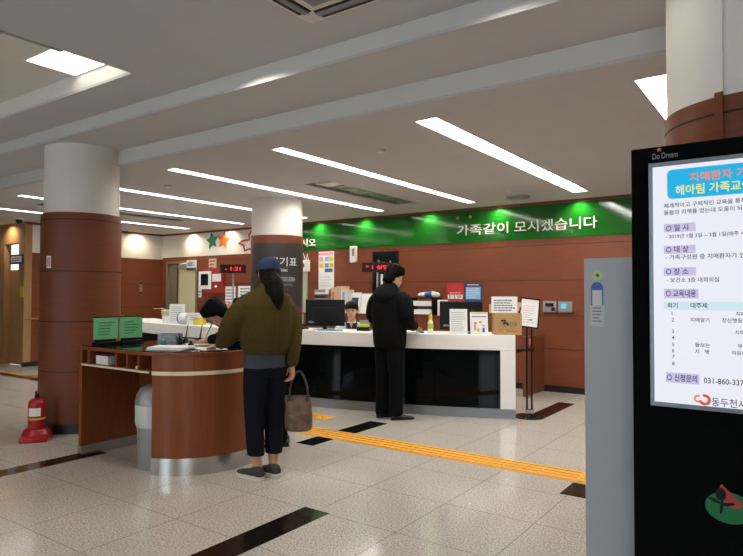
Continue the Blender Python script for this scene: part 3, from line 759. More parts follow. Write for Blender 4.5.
def easel(name, label, loc, rz, w, h, cat, th=.008, tilt=-.16):
    t = thing(name, label, cat, loc, rz)
    q = B(-w / 2, w / 2, -th, 0, 0, h); rot(q, 'X', tilt); part(t, 'sheet', q, M['paper'])
    q = B(-w * .1, w * .1, 0, .004, 0, h * .6); rot(q, 'X', .3); part(t, 'easel_leg', move(q, (0, h * .24, 0)), M['greyprint'])
    return t
def easel_print(t, bm, m, tilt=-.16, name='print'):
    rot(bm, 'X', tilt); part(t, name, bm, m)
t = easel('paper_stand', 'upright white sheet of fine print in front of the right monitor', (-3.215, 6.27, ZC), R(33), .20, .29, 'notice')
easel_print(t, lines_bm(-.08, .08, .03, .26, 11, -.008, .005, .3, 21), M['greyprint'])
t = easel('leaflet', 'upright white leaflet with small coloured figures beside the carton', (-3.02, 6.395, ZC), R(33), .20, .255, 'leaflet')
easel_print(t, B(-.09, .09, -.0088, -.008, .235, .25), M['yellow'], name='header'); easel_print(t, lines_bm(-.08, .08, .19, .215, 1, -.008, .014, .05, 3), M['blue'])
for x, z, m, h_ in ((-.045, .08, 'pink', .07), (-.01, .05, 'lime', .04), (.015, .14, 'orange', .02), (.05, .05, 'blue', .05), (-.04, .13, 'redsign', .02), (.05, .1, 'lightblue', .02)): easel_print(t, B(x - .013, x + .013, -.0088, -.008, z - h_ / 2, z + h_ / 2), M[m], name='figure')
t = thing('carton', 'brown kraft cardboard carton with dark brush lettering on the counter end', 'carton', (-2.765, 6.58, ZC), R(33))
part(t, 'box', B(-.155, .155, -.07, .1, 0, .245), M['kraft'], .003)
q = new_bm(); tube(q, [(-.07, -.071, .16), (-.03, -.071, .165), (-.045, -.071, .12), (-.01, -.071, .14), (.0, -.071, .115)], [.012, .009, .014, .008, .012], 8); part(t, 'brush_mark', q, M['darkink'])
part(t, 'lettering', move(fit_text('선물', .05, .09, .001), (.015, -.0715, .10)), M['ink']); part(t, 'print', B(-.11, -.05, -.0715, -.07, .035, .05), M['orange']); part(t, 'print', lines_bm(-.02, .11, .03, .055, 1, -.07, .008, .2, 5), M['ink'])
t = thing('handwritten_card', 'white card of handwritten lines resting on top of the carton', 'card', (-2.775, 6.555, ZC + .246), R(33))
part(t, 'card', B(-.155, .135, -.02, 0, 0, .185), M['paper'], .003); part(t, 'print', lines_bm(-.13, .11, .015, .155, 5, -.02, .011, .25, 33), M['navy']); part(t, 'tape', B(-.18, -.15, -.018, -.002, .0, .10), M['beige']); part(t, 'tape', B(.135, .185, -.018, -.002, .02, .12), M['beige'])
t = thing('spray_bottle', 'slim bottle with yellow cap on the counter left of the right monitor', 'bottle', (-3.60, 6.30, ZC))
part(t, 'bottle', lathe(new_bm(), [(.03, 0), (.032, .01), (.032, .12), (.02, .15), (.018, .16)]), M['paper'], smooth=True); part(t, 'sleeve', lathe(new_bm(), [(.033, .05), (.033, .11)]), M['lime'], smooth=True); part(t, 'cap', lathe(new_bm(), [(.02, .155), (.024, .165), (.022, .205), (.012, .235)]), M['yellow'], smooth=True)
t = thing('tape_dispenser', 'small teal tape dispenser on the counter beside the slim bottle', 'tape dispenser', (-3.70, 6.225, ZC), R(25))
part(t, 'body', prism(new_bm(), [(-.05, -.018), (.05, -.018), (.05, .018), (-.05, .018)], 0, .022), M['teal'], .004); part(t, 'reel', move(rot(lathe(new_bm(), [(.028, -.012), (.028, .012)]), 'X', pi / 2), (0, 0, .04)), M['teal'], smooth=True)
paper_pile('form_pile', 'low pile of white papers on the counter right of the man in black', (-3.83, 6.17, ZC), .35, .28, .2, 4, 8)
solo('stamp_cup', 'small white cup on the counter beside the man\'s right elbow', 'cup', lathe(new_bm(), [(.025, 0), (.032, .07), (.03, .07), (.024, .01)]), M['paper'], (-3.98, 6.20, ZC), smooth=True)
t = thing('desk_caddy', 'small dark caddy with lime green stickers right of the seated worker', 'caddy', (-4.47, 6.17, ZC), R(20))
part(t, 'caddy', B(-.08, .08, -.06, .06, 0, .05), M['black'], .006); part(t, 'stickers', B(-.07, .06, -.05, .04, .05, .085), M['lime']); part(t, 'cards', B(-.06, .07, .0, .05, .085, .13), M['greyprint'])
t = thing('folder', 'flat teal plastic folder lying under the left monitor', 'folder', (-4.83, 5.90, ZC), R(20))
part(t, 'cover', B(-.2, .18, -.05, .05, 0, .012), M['teal'], .003); part(t, 'spine', B(-.2, .18, -.054, -.05, 0, .014), M['lightblue'])
t = thing('phone', 'small black desk phone at the left foot of the left monitor', 'phone', (-5.24, 5.86, ZC), R(10))
part(t, 'body', prism(new_bm(), [(-.08, -.06), (.08, -.06), (.08, .06), (-.08, .06)], 0, .035), M['black'], .008); part(t, 'handset', tube(new_bm(), [(-.07, 0, .055), (0, 0, .065), (.07, 0, .055)], [.02, .014, .02], 10), M['black'], smooth=True)
paper_pile('form_pile', 'white papers on the counter at the foot of the left monitor', (-5.06, 5.80, ZC), .1, .3, .12, 3, 9)
solo('card_box', 'white card box on the counter beside the middle pillar and the woman', 'box', B(-.07, .07, -.05, .05, 0, .2), M['paper'], (-5.52, 6.02, ZC))
# left stretch of the counter
t = thing('cup', 'orange and white paper cup at the far left of the counter', 'cup', (-8.07, 5.93, ZC))
part(t, 'cup', lathe(new_bm(), [(.06, 0), (.085, .2), (.08, .2)]), M['paper'], smooth=True); part(t, 'sleeve', lathe(new_bm(), [(.078, .11), (.088, .19)]), M['beige'], smooth=True)
t = thing('stick', 'thin stick poking out sideways from the paper cup', 'stick', (-8.07, 5.93, ZC + .2)); part(t, 'stick', tube(new_bm(), [(.0, 0, .0), (-.07, -.05, .025), (-.17, -.12, .02)], .008, 6), M['beige'])
t = easel('notice_board', 'large white notice sheet leaning on the left part of the counter', (-7.72, 5.84, ZC), R(32), .24, .30, 'notice'); easel_print(t, lines_bm(-.09, .09, .04, .27, 8, -.008, .006, .3, 41), M['greyprint'])
paper_pile('form_pile', 'white papers spread along the left part of the counter', (-7.42, 6.06, ZC), .1, .5, .16, 4, 10)
t = thing('tissue_roll', 'blue ended white roll lying on the left part of the counter', 'roll', (-7.50, 5.83, ZC), R(10))
q = move(rot(lathe(new_bm(), [(.085, -.07), (.085, .07)]), 'Y', pi / 2), (0, 0, .086)); part(t, 'roll', q, M['paper'], smooth=True); part(t, 'end_cap', move(rot(lathe(new_bm(), [(.08, -.012), (.087, .012)]), 'Y', pi / 2), (-.08, 0, .088)), M['blue'], smooth=True)
t = thing('snack_box', 'white and yellow printed box on the counter left of the bowed man', 'box', (-7.29, 5.87, ZC), R(28))
part(t, 'box', B(-.12, .12, -.06, .06, 0, .17), M['paper'], .004); part(t, 'panel', B(-.03, .123, -.063, .06, .0, .10), M['yellow']); part(t, 'print', lines_bm(-.08, .06, .06, .15, 3, -.0635, .012, .2, 6), M['lightblue'])
def led_sign(label, loc, rz, w, h, body, zc, tx, group='red number displays'):
    t = thing('number_display', label, 'display', loc, rz, group)
    part(t, 'base', cyl(new_bm(), 0, 0, 0, .015, .07), M['black']); part(t, 'pole', cyl(new_bm(), 0, 0, .015, zc - h / 2, .012), M['silver'])
    part(t, 'case', B(-w / 2, w / 2, -.03, .03, zc - h / 2, zc + h / 2), M['black'], .004)
    q = center_x(fit_text(body, h * .42, tx, .002, .006)); part(t, 'digits', move(q, (0, -.032, zc - h * .2)), M['led'], label='red lit digits')
    return t
led_sign('black number display with red digits 1:31 on a pole above the bowed man', (-6.66, 6.0, ZC), R(36), .36, .125, '- 1:31', .81, .22)
led_sign('black number display with red characters in front of the framed picture', (-4.48, 6.47, ZC), R(36), .40, .125, '* 1 상담', .80, .30)

# ------------------------------------------------------------------ sign stand at the counter end
t = thing('sign_stand', 'black twin-pole floor stand holding a framed white notice beside the counter end', 'sign stand', (-2.545, 6.69, 0), R(36))
part(t, 'base', lathe(new_bm(), [(.165, 0), (.165, .012), (.15, .02)], n=40), M['strip'], smooth=True)
for x in (-.028, .028): part(t, 'pole', cyl(new_bm(), x, 0, .02, 1.02, .011), M['black'], smooth=True)
part(t, 'collar', B(-.045, .045, -.018, .018, .02, .09), M['chrome'], .004)
part(t, 'clamp', B(-.05, .05, -.02, .02, .745, .775), M['black'], .004)
part(t, 'literature_bar', tube(new_bm(), [(-.13, 0, .75), (-.05, 0, .755)], [.03, .012], 10), M['black'], smooth=True)
bm = new_bm()
for a in ((-.115, .115, -.014, .004, 0, .016), (-.115, .115, -.014, .004, .324, .34), (-.115, -.1, -.014, .004, .016, .324), (.1, .115, -.014, .004, .016, .324)): box(bm, *a)
for q, nm, m in ((bm, 'frame', M['black']), (B(-.1, .1, -.009, -.004, .016, .324), 'notice', M['paper']), (lines_bm(-.07, .07, .05, .26, 8, -.009, .005, .4, 51), 'print', M['pink'])):
    rot(q, 'X', -.15); rot(q, 'Y', .13); part(t, nm, move(q, (-.02, -.02, 1.005)), m)
part(t, 'tilt_bracket', B(-.03, .03, -.016, .012, 1.0, 1.1), M['black'])

# ------------------------------------------------------------------ information kiosk and the grey machine behind it
KX, KY = -.215, 2.5
k = thing('information_kiosk', 'tall black glass information kiosk with a lit screen at the right edge', 'kiosk', (KX, KY, 0))
part(k, 'cabinet', B(-.32, .32, .008, .12, .02, 1.935), M['black'], .006)
part(k, 'glass_front', B(-.325, .325, 0, .008, .03, 1.94), M['glassblack'], .002)
part(k, 'plinth', B(-.36, .36, -.12, .2, 0, .03), M['black'], .006)
bm = new_bm()
bx0, bx1, bz0, bz1 = -.262, .262, .966, 1.878
for a in ((bx0, bx1, bz0, bz0 + .016), (bx0, bx1, bz1 - .016, bz1), (bx0, bx0 + .014, bz0 + .016, bz1 - .016), (bx1 - .014, bx1, bz0 + .016, bz1 - .016)): box(bm, a[0], a[1], -.006, 0, a[2], a[3])
part(k, 'bezel', bm, mat('bezel_silver', '8f9ba6', .35, .7), .001)
sc = part(k, 'screen', B(bx0 + .014, bx1 - .014, -.003, 0, bz0 + .016, bz1 - .016), M['screen'], label='white lit screen with a blue headed Korean notice')
def scr(nm, bm, m): return part(sc, nm, bm, m)
def sx(x): return x - KX
scr('banner', plate(new_bm(), rounded(sx(-.413), sx(-.017), 1.737, 1.846, .018), -.0036, -.003), M['scrblue'])
for x0, x1, z0, z1 in ((-.425, -.32, 1.613, 1.645), (-.426, -.321, 1.533, 1.563), (-.427, -.32, 1.451, 1.482), (-.427, -.313, 1.368, 1.403), (-.423, -.313, 1.057, 1.094)):
    scr('heading_tag', B(sx(x0), sx(x1), -.0036, -.003, z0, z1), M['scrlav'])
scr('table_header', B(sx(-.428), sx(-.0), -.0036, -.003, 1.326, 1.356), M['scrcyan'])
KT = [('치매환자 가족',-.338,1.794,.035,'orange'),('헤아림 가족교실',-.385,1.749,.037,'yellow'),('체계적이고 구체적인 교육을 통해 치매환자',-.425,1.704,.018,'ink'),('돌봄의 지혜를 얻는데 도움이 되는 교육',-.425,1.678,.018,'ink'),
('○ 일 시',-.419,1.617,.024,'purple'),('- 2019년 1월 2일 ~ 3월 1일(매주 수)',-.419,1.587,.019,'ink'),('○ 대 상',-.419,1.537,.024,'purple'),('- 가족구성원 중 치매환자가 있는 가족',-.42,1.511,.019,'ink'),('○ 장 소',-.42,1.455,.024,'purple'),('- 보건소 3층 대회의실',-.417,1.427,.018,'ink'),('○ 교육내용',-.421,1.373,.026,'purple'),
('회기',-.416,1.332,.019,'purple'),('대주제',-.339,1.333,.019,'purple'),('치매알기',-.34,1.282,.016,'ink'),('돌보는',-.326,1.192,.016,'ink'),('지   혜',-.326,1.168,.016,'ink'),('치매에 대한 이해',-.197,1.307,.015,'ink'),('정신행동증상',-.24,1.283,.016,'ink'),('치매의 진단',-.2,1.242,.015,'ink'),('부정적 태도',-.192,1.195,.015,'ink'),('마음이해',-.21,1.17,.015,'ink'),
('○ 신청문의',-.42,1.063,.026,'purple'),('031-860-3376',-.299,1.064,.020,'ink'),('동두천시치매',-.275,.985,.030,'grey')]
KT += [(str(i + 1), -.402, z, .013, 'ink') for i, z in enumerate((1.306, 1.282, 1.24, 1.216, 1.191, 1.168, 1.146, 1.121))]
KW = {'○ 일 시': .075, '○ 대 상': .075, '○ 장 소': .075, '○ 교육내용': .10, '○ 신청문의': .10, '031-860-3376': .135, '치매환자 가족': .215, '헤아림 가족교실': .24, '- 보건소 3층 대회의실': .17, '동두천시치매': .16}
for body, x, z, h, c in KT:
    q = fit_text(body, h, KW.get(body), .0006, .014 if c in ('orange', 'yellow', 'purple') else .010)
    w_ = max(v.co.x for v in q.verts); lim = .245 - sx(x)
    if w_ > lim:
        for v in q.verts: v.co.x *= lim / w_
    scr('lettering', move(q, (sx(x), -.0042, z)), M['scr' + c])
def ring_arc(cx, cz, ra, rb, a0, a1, y0=-.0042, y1=-.0034):
    a = [R(a0 + (a1 - a0) * i / 18) for i in range(19)]
    return plate(new_bm(), [(cx + rb * cos(t), cz + rb * sin(t)) for t in a] + [(cx + ra * cos(t), cz + ra * sin(t)) for t in reversed(a)], y0, y1)
scr('logo_swirl', ring_arc(sx(-.318), 1.006, .007, .014, 60, 330), M['scrorange']); scr('logo_swirl', ring_arc(sx(-.297), 1.004, .010, .020, -170, 110), M['scrred'])
part(k, 'lettering', move(fit_text('Do Dream', .022, .086, .0006), (sx(-.463), -.0006, 1.893)), M['printsilver'])
part(k, 'crest', leaf(new_bm(), sx(-.440), 1.928, .010, 0, -.0006, 0), M['gold'])
# emblem low on the glass
e0 = sx(-.30)
part(k, 'emblem_disc', plate(new_bm(), [(e0 + .075 + .075 * cos(a), .632 + .055 * sin(a)) for a in [2 * pi * i / 32 for i in range(32)]], -.0006, 0), M['emblemgreen'])
part(k, 'emblem_leaf', plate(new_bm(), [(e0 + .048, .707), (e0 + .054, .712), (e0 + .072, .692), (e0 + .078, .690), (e0 + .092, .672), (e0 + .10, .670), (e0 + .115, .65), (e0 + .11, .636), (e0 + .085, .634), (e0 + .066, .645), (e0 + .054, .66), (e0 + .048, .69)], -.0012, -.0006), M['emblemred'])
bm = new_bm()
def petal(cx, cz, a, b, ang):
    plate(bm, [(cx + a * cos(q_) * cos(R(ang)) - b * sin(q_) * sin(R(ang)), cz + a * cos(q_) * sin(R(ang)) + b * sin(q_) * cos(R(ang))) for q_ in [2 * pi * i / 16 for i in range(16)]], -.0018, -.0012)
petal(e0 + .050, .676, .017, .023, 0); petal(e0 + .030, .651, .021, .006, -18); petal(e0 + .073, .645, .021, .006, 14); petal(e0 + .052, .632, .005, .026, -8)
part(k, 'emblem_bud', bm, M['black'])
g = thing('steel_cabinet', 'grey brushed steel cabinet with stickers standing behind the black kiosk', 'cabinet', (-.50, 2.72, 0))
part(g, 'body', B(-.285, .05, 0, .2, 0, 1.538), M['grey_metal'], .003)
part(g, 'side_lip', B(-.29, -.285, .02, .18, .02, 1.4), M['silver'])
q = plate(new_bm(), [(-.228 + .022 * cos(a), 1.462 + .022 * sin(a)) for a in [2 * pi * i / 24 for i in range(24)]], -.001, 0); part(g, 'round_sticker', q, mat('pale_lime_sticker', 'c9dd92', .6))
q = plate(new_bm(), [(-.228 + .008 * cos(a), 1.464 + .008 * sin(a)) for a in [2 * pi * i / 12 for i in range(12)]], -.0015, -.001); part(g, 'sticker_mark', q, M['emblemgreen'])
part(g, 'arched_sticker', plate(new_bm(), [(-.255, 1.335), (-.205, 1.335), (-.205, 1.41)] + [(-.23 + .025 * cos(a), 1.41 + .025 * sin(a)) for a in [pi * i / 10 for i in range(1, 10)]] + [(-.255, 1.41)], -.001, 0), M['blue'])
part(g, 'notice', B(-.250, -.21, -.0015, -.001, 1.335, 1.40), M['paper']); part(g, 'notice', B(-.258, -.2, -.0022, -.0015, 1.245, 1.335), mat('grey_notice', 'd2d2d6', .7)); part(g, 'print', lines_bm(-.25, -.207, 1.26, 1.33, 5, -.0022, .004, .3, 61), M['ink'])

# ------------------------------------------------------------------ ceiling fittings
def slot_light(x, a, b, label, w_):
    t = thing('ceiling_light', label, 'ceiling light', (x, (a + b) / 2, ZB), 0, 'long recessed ceiling light slots')
    h = (b - a) / 2
    bm = new_bm()
    for q in ((-w_ - .012, -w_, -h, h, 0, .09), (w_, w_ + .012, -h, h, 0, .09), (-w_ - .012, w_ + .012, -h - .012, -h, 0, .09), (-w_ - .012, w_ + .012, h, h + .012, 0, .09), (-w_, w_, -h, h, .08, .09)): box(bm, *q)
    part(t, 'housing', bm, M['white'])
    n_ = max(1, round((b - a) / 1.0)); seg = (b - a) / n_
    for i in range(n_):
        y = -h + (i + .5) * seg; part(t, 'lamp_tube', B(-w_ * .75, w_ * .75, y - seg / 2 + .03, y + seg / 2 - .03, .045, .065), M['slot'])
    return t
SL = ['bright ceiling light slot half hidden behind the right pillar', 'bright ceiling light slot above the green sign lettering, largest in view', 'bright ceiling light slot above the man in black, second from the right pillar',
      'bright ceiling light slot passing just over the middle pillar', 'bright ceiling light slot from the left pillar to the middle pillar', 'bright ceiling light slot above the cream door, second from the left corner', 'bright ceiling light slot nearest the left wall corner']
for (x, a, b), l, w_ in zip(slots, SL, SW): slot_light(x, a, b, l, w_)
t = thing('ceiling_light', 'bright ceiling light slot at the far left edge over the doorway', 'ceiling light', (-11.83, 4.85, ZB - .012))
part(t, 'lens', B(-.09, .09, -.78, .5, 0, .01), M['slot'])
def downlight(x, y, z, label, r=.07):
    t = thing('downlight', label, 'downlight', (x, y, z), 0, 'round recessed downlights')
    part(t, 'ring', lathe(new_bm(), [(r + .012, -.006), (r + .012, 0)], n=32), M['white'], smooth=True); part(t, 'lens', lathe(new_bm(), [(r, -.009), (r, -.006)], n=32), M['down'], smooth=True)
    return t
def spot(x, y, z, e, ang=120, blend=.6, tgt=None, col=(1, .93, .82), rad=.05):
    l = bpy.data.lights.new('lamp', 'SPOT'); l.energy = e; l.spot_size = R(ang); l.spot_blend = blend; l.color = col; l.shadow_soft_size = rad
    o = bpy.data.objects.new('lamp', l); COL.objects.link(o); o.location = (x, y, z)
    if tgt: o.rotation_euler = (V(tgt) - V((x, y, z))).to_track_quat('-Z', 'Y').to_euler()
    return o
downlight(-3.11, 2.74, ZF, 'round glowing downlight in the front ceiling left of the air conditioner')
downlight(-1.25, 2.74, ZF, 'round glowing downlight in the front ceiling just above the picture')
downlight(-.2, .2, ZF, 'round glowing downlight in the front ceiling over the photographer')
downlight(-3.11, .3, ZF, 'round glowing downlight in the front ceiling behind the photographer, left one')
downlight(-5.0, .3, ZF, 'round glowing downlight in the front ceiling behind the photographer, farthest left')
for x, y, e_ in ((-3.11, 2.74, 75), (-1.25, 2.74, 28)): spot(x, y, ZF - .03, e_, 158, .3)
for x, y in ((-3.11, .3), (-5.0, .3)): spot(x, y, ZF - .03, 70, 130, .6)
t = thing('recess_light', 'bright square lamp in the ceiling recess at upper left', 'ceiling light', (-4.5, 2.42, ZF + .115))
part(t, 'lamp_tray', B(-.29, .42, -.2, .2, 0, .012), M['white']); part(t, 'diffuser', B(-.27, .4, -.19, .19, -.003, 0), M['troffer'])
t = thing('curtain_rail', 'thin pale metal rail along the edge of the ceiling recess', 'rail', (-4.045, 1.4, ZF - .02)); part(t, 'rail', B(-.02, .02, -.7, .72, -.0, .018), M['silver'], .003); part(t, 'end_cap', B(-.025, .025, .30, .34, -.012, .0), M['silver'])
a = thing('air_conditioner', 'square ceiling cassette air conditioner at the top edge', 'air conditioner', (-1.97, 2.32, ZF))
part(a, 'panel', prism(new_bm(), rounded(-.43, .43, -.43, .43, .03), -.022, 0), M['white'], .006); part(a, 'intake_grille', B(-.26, .26, -.26, .26, -.03, -.022), M['greyprint'], .003)
for i in range(4):
    q = B(-.3, .3, -.40, -.31, -.027, -.022); rot(q, 'Z', i * pi / 2); part(a, 'louver_slot', q, M['black'])
    q = B(-.3, .3, -.365, -.325, -.034, -.028); rot(q, 'Z', i * pi / 2); part(a, 'louver', q, M['greyprint'])
def vent(x0, x1, y0, y1, label, dark=True):
    t = thing('ceiling_vent', label, 'ceiling vent', ((x0 + x1) / 2, (y0 + y1) / 2, ZB)); hx, hy = (x1 - x0) / 2, (y1 - y0) / 2
    bm = new_bm()
    for q in ((-hx - .03, -hx, -hy - .03, hy + .03), (hx, hx + .03, -hy - .03, hy + .03), (-hx, hx, -hy - .03, -hy), (-hx, hx, hy, hy + .03)): box(bm, q[0], q[1], q[2], q[3], -.008, .06)
    part(t, 'frame', bm, M['greyprint']); part(t, 'pan', B(-hx, hx, -hy, hy, .006, .02), M['pan'])
    bm = new_bm()
    for i in range(1, 4): yy = -hy + i * 2 * hy / 4; box(bm, -hx, hx, yy - .006, yy + .006, .002, .006)
    part(t, 'slats', bm, M['greyprint']); part(t, 'filter_tag', B(-hx * .7, hx * .5, -hy * .78, -hy * .62, .003, .006), M['paper'])
    return t
vent(-4.98, -4.6, 5.6, 7.7, 'long grey ceiling vent between two light slots over the counter'); vent(-9.5, -9.2, 4.6, 7.2, 'long grey ceiling vent left of the left pillar')
t = thing('access_panel', 'square ceiling access panel right of the middle pillar top', 'ceiling panel', (-6.25, 7.75, ZB)); part(t, 'panel', B(-.3, .3, -.3, .3, -.006, 0), M['ceil']); 
bm = new_bm()
for q in ((-.32, -.3, -.32, .32), (.3, .32, -.32, .32), (-.3, .3, -.32, -.3), (-.3, .3, .3, .32)): box(bm, q[0], q[1], q[2], q[3], -.009, 0)
part(t, 'frame', bm, M['greyprint'])
t = thing('ceiling_diffuser', 'round grey air diffuser on the ceiling above the green sign', 'air diffuser', (-3.175, 7.95, ZB))
part(t, 'ring', lathe(new_bm(), [(.09, -.05), (.15, -.045), (.165, -.02), (.165, 0)], n=32), M['greyprint'], smooth=True); part(t, 'cone', lathe(new_bm(), [(.04, -.06), (.08, -.052)], n=32), M['silver'], smooth=True)
def detector(x, y, label):
    t = thing('smoke_detector', label, 'smoke detector', (x, y, ZB), 0, 'round ceiling smoke detectors')
    part(t, 'base', lathe(new_bm(), [(.055, -.02), (.06, 0)], n=24), M['white'], smooth=True); part(t, 'sensor', lathe(new_bm(), [(.025, -.045), (.04, -.04), (.045, -.02)], n=24), M['white'], smooth=True); return t
detector(-3.198, 4.673, 'smoke detector on the ceiling between the two rightmost long light slots'); detector(-6.431, 4.718, 'smoke detector on the ceiling right of the left pillar')
t = thing('security_camera', 'dark dome security camera on the ceiling at far left', 'security camera', (-11.5, 5.3, ZB)); part(t, 'mount', lathe(new_bm(), [(.07, -.04), (.075, 0)]), M['white'], smooth=True); part(t, 'dome', lathe(new_bm(), [(.015, -.11), (.045, -.095), (.06, -.04)]), M['black'], smooth=True)
dl = downlight(-12.9, 6.5, ZB, 'round downlight inside the room behind the tan doorway'); bpy.context.view_layer.update()
spot(-12.9, 6.5, ZB - .03, 60, 160, .3)
# wall washers over the sign
WW = [(-7.25, 'beside the middle pillar'), (-6.22, 'over the framed picture side of the sign'), (-4.92, 'left of the green sign lettering'), (-3.73, 'over the middle of the green sign lettering'), (-2.53, 'over the end of the green sign lettering'), (-9.66, 'over the orange leaf decal'), (-10.85, 'over the cream door')]
def washer(x, y, label, tgt, e=60):
    t = thing('wall_washer', label, 'spotlight', (x, y, ZB), 0, 'small warm spotlights along the wall top')
    part(t, 'can', lathe(new_bm(), [(.04, -.012), (.044, 0)], n=20), M['white'], smooth=True); part(t, 'lens', lathe(new_bm(), [(.03, -.015), (.032, -.012)], n=20), M['warmlamp'], smooth=True)
    spot(x, y, ZB - .02, e, 150, 1., tgt, (1, .86, .62), .03)
for x, l in WW: washer(x, YW - .13, 'small warm ceiling spotlight ' + l, (x, YW - .08, 2.2))
washer(XL + .15, 7.95, 'small warm ceiling spotlight over the left wall', (XL + .08, 7.95, 2.3)); washer(-12.45, 5.45, 'small warm ceiling spotlight over the tan doorway wall', (-12.45, 5.5, 2.3))
t = thing('pillar_sticker', 'small red and white sticker on the left pillar', 'sticker', (-6.174, 3.476, 1.69)); q = B(-.03, .03, -.003, 0, -.06, .06)
part(t, 'sheet', wrap(q, .386, atan2(-3.476, 6.174) - .86), M['paper']); part(t, 'mark', wrap(B(-.022, .022, -.004, -.003, -.045, .045), .386, atan2(-3.476, 6.174) - .86), M['pink'])

# ------------------------------------------------------------------ people (local frame: faces +y, right hand on +x)
def frame(fwd, up):
    f = V(fwd).normalized(); u = V(up).normalized(); u = (u - f * u.dot(f)).normalized()
    return f, u, f.cross(u)
def head_shape(bm, c, fwd, up, h=.225):
    f, u, s = frame(fwd, up); c = V(c); g = h / .225
    prof = [(.0, .024, .026, .058), (.07, .042, .046, .046), (.18, .055, .066, .030), (.32, .064, .083, .014), (.46, .070, .093, .005), (.6, .074, .098, -.001), (.74, .072, .095, -.005), (.86, .060, .080, -.008), (.95, .038, .052, -.009), (1., .016, .022, -.009)]
    loft(bm, [(c + u * (t - .5) * h + f * o_ * g, s * rx * g, f * ry * g) for t, rx, ry, o_ in prof], 24)
    loft(bm, [(c + u * .012 + f * .088, s * .008, f * .010), (c - u * .015 + f * .099, s * .011, f * .014), (c - u * .032 + f * .100, s * .016, f * .016), (c - u * .042 + f * .092, s * .012, f * .012)], 10)
    for k in (-1, 1): oball(bm, c + s * .074 * k - u * .012 - f * .008, s * .010, f * .019, u * .032, 10)
    oball(bm, c - u * .066 + f * .087, s * .022, f * .010, u * .010, 10)
def face_bits(parent, c, fwd, up):
    f, u, s = frame(fwd, up); c = V(c)
    for k in (-1, 1):
        part(parent, 'eye', oball(new_bm(), c + s * .031 * k + u * .006 + f * .088, s * .013, f * .006, u * .006, 10), M['hair'], smooth=True)
        part(parent, 'eyebrow', tube(new_bm(), [c + s * .017 * k + u * .026 + f * .097, c + s * .033 * k + u * .030 + f * .092, c + s * .048 * k + u * .026 + f * .082], [.003, .0035, .002], 8), M['hair'], smooth=True)
    part(parent, 'mouth', oball(new_bm(), c - u * .066 + f * .094, s * .022, f * .005, u * .006, 10), M['lips'], smooth=True)
def hand_shape(bm, wrist, dirv, normal, side, curl=.5, s=1.):
    """palm and five fingers; normal points out of the back of the hand, side=+1 puts the thumb on d x n"""
    d = V(dirv).normalized(); n = V(normal).normalized(); n = (n - d * n.dot(d)).normalized(); a = d.cross(n) * side; w = V(wrist)
    loft(bm, [(w - d * .01, a * .025 * s, n * .018 * s), (w + d * .025 * s, a * .034 * s, n * .017 * s), (w + d * .06 * s, a * .041 * s, n * .015 * s), (w + d * .088 * s, a * .042 * s, n * .012 * s)], 14)
    for k, (off, ln) in enumerate(((.032, .066), (.011, .075), (-.011, .070), (-.031, .055))):
        p = w + d * .078 * s + a * off * s; pts = [p]; ang = 0; dd = d
        for j, q in enumerate((.36, .34, .30)):
            ang += curl * (.35, .6, .5)[j]; dd = d * cos(ang) - n * sin(ang); p = p + dd * (ln * q + .012 * (j == 0)) * s; pts.append(p)
        tube(bm, pts, [.0088 * s, .0085 * s, .0078 * s, .0066 * s], 10)
    p = w + d * .022 * s + a * .026 * s
    tube(bm, [p, p + (a * .8 + d * .7 - n * .25).normalized() * .04 * s, p + (a * .8 + d * .7 - n * .25).normalized() * .04 * s + (d - n * .3 + a * .15).normalized() * .032 * s, p + (a * .8 + d * .7 - n * .25).normalized() * .04 * s + (d - n * .5).normalized() * .056 * s], [.013 * s, .0105 * s, .0095 * s, .007 * s], 10)
def limb(bm, pts, rad): tube(bm, pts, rad, 16)
def smoothpath(p, n=4):
    """subdivide a joint chain (Catmull-Rom) so that clothing bends softly"""
    p = [V(q) for q in p]; out = []
    for i in range(len(p) - 1):
        a, b, c, d = p[max(i - 1, 0)], p[i], p[i + 1], p[min(i + 2, len(p) - 1)]
        for k in range(n):
            t = k / n; out.append(.5 * ((2 * b) + (c - a) * t + (2 * a - 5 * b + 4 * c - d) * t * t + (3 * b - a - 3 * c + d) * t ** 3))
    return out + [p[-1]]
def sm(p, r, n=4):
    q = smoothpath(p, n); m = []
    for i in range(len(r) - 1): m += [r[i] + (r[i + 1] - r[i]) * k / n for k in range(n)]
    return q, m + [r[-1]]
def rings(bm, rs, n=28):
    """rs: (x, y, z, rx, ry) upright ellipses"""
    return loft(bm, [(V((x, y, z)), V((rx, 0, 0)), V((0, ry, 0))) for x, y, z, rx, ry in rs], n)
def shoe_shape(bm, heel, toe, z, L=.255, w=.045, h=.075):
    he, to = V((heel[0], heel[1], 0)), V((toe[0], toe[1], 0)); d = (to - he).normalized(); a = V((-d.y, d.x, 0)); up = V((0, 0, 1))
    prof = [(.0, .030, .050), (.06, .036, .066), (.14, .038, .070), (.28, .038, .068), (.42, .040, .056), (.58, .046, .044), (.74, .047, .036), (.88, .040, .030), (.97, .024, .022), (1., .008, .012)]
    loft(bm, [(he + d * t * L + up * (z + hh * h / .075 * .5), a * ww * w / .045, up * hh * h / .075 * .5) for t, ww, hh in prof], 18)
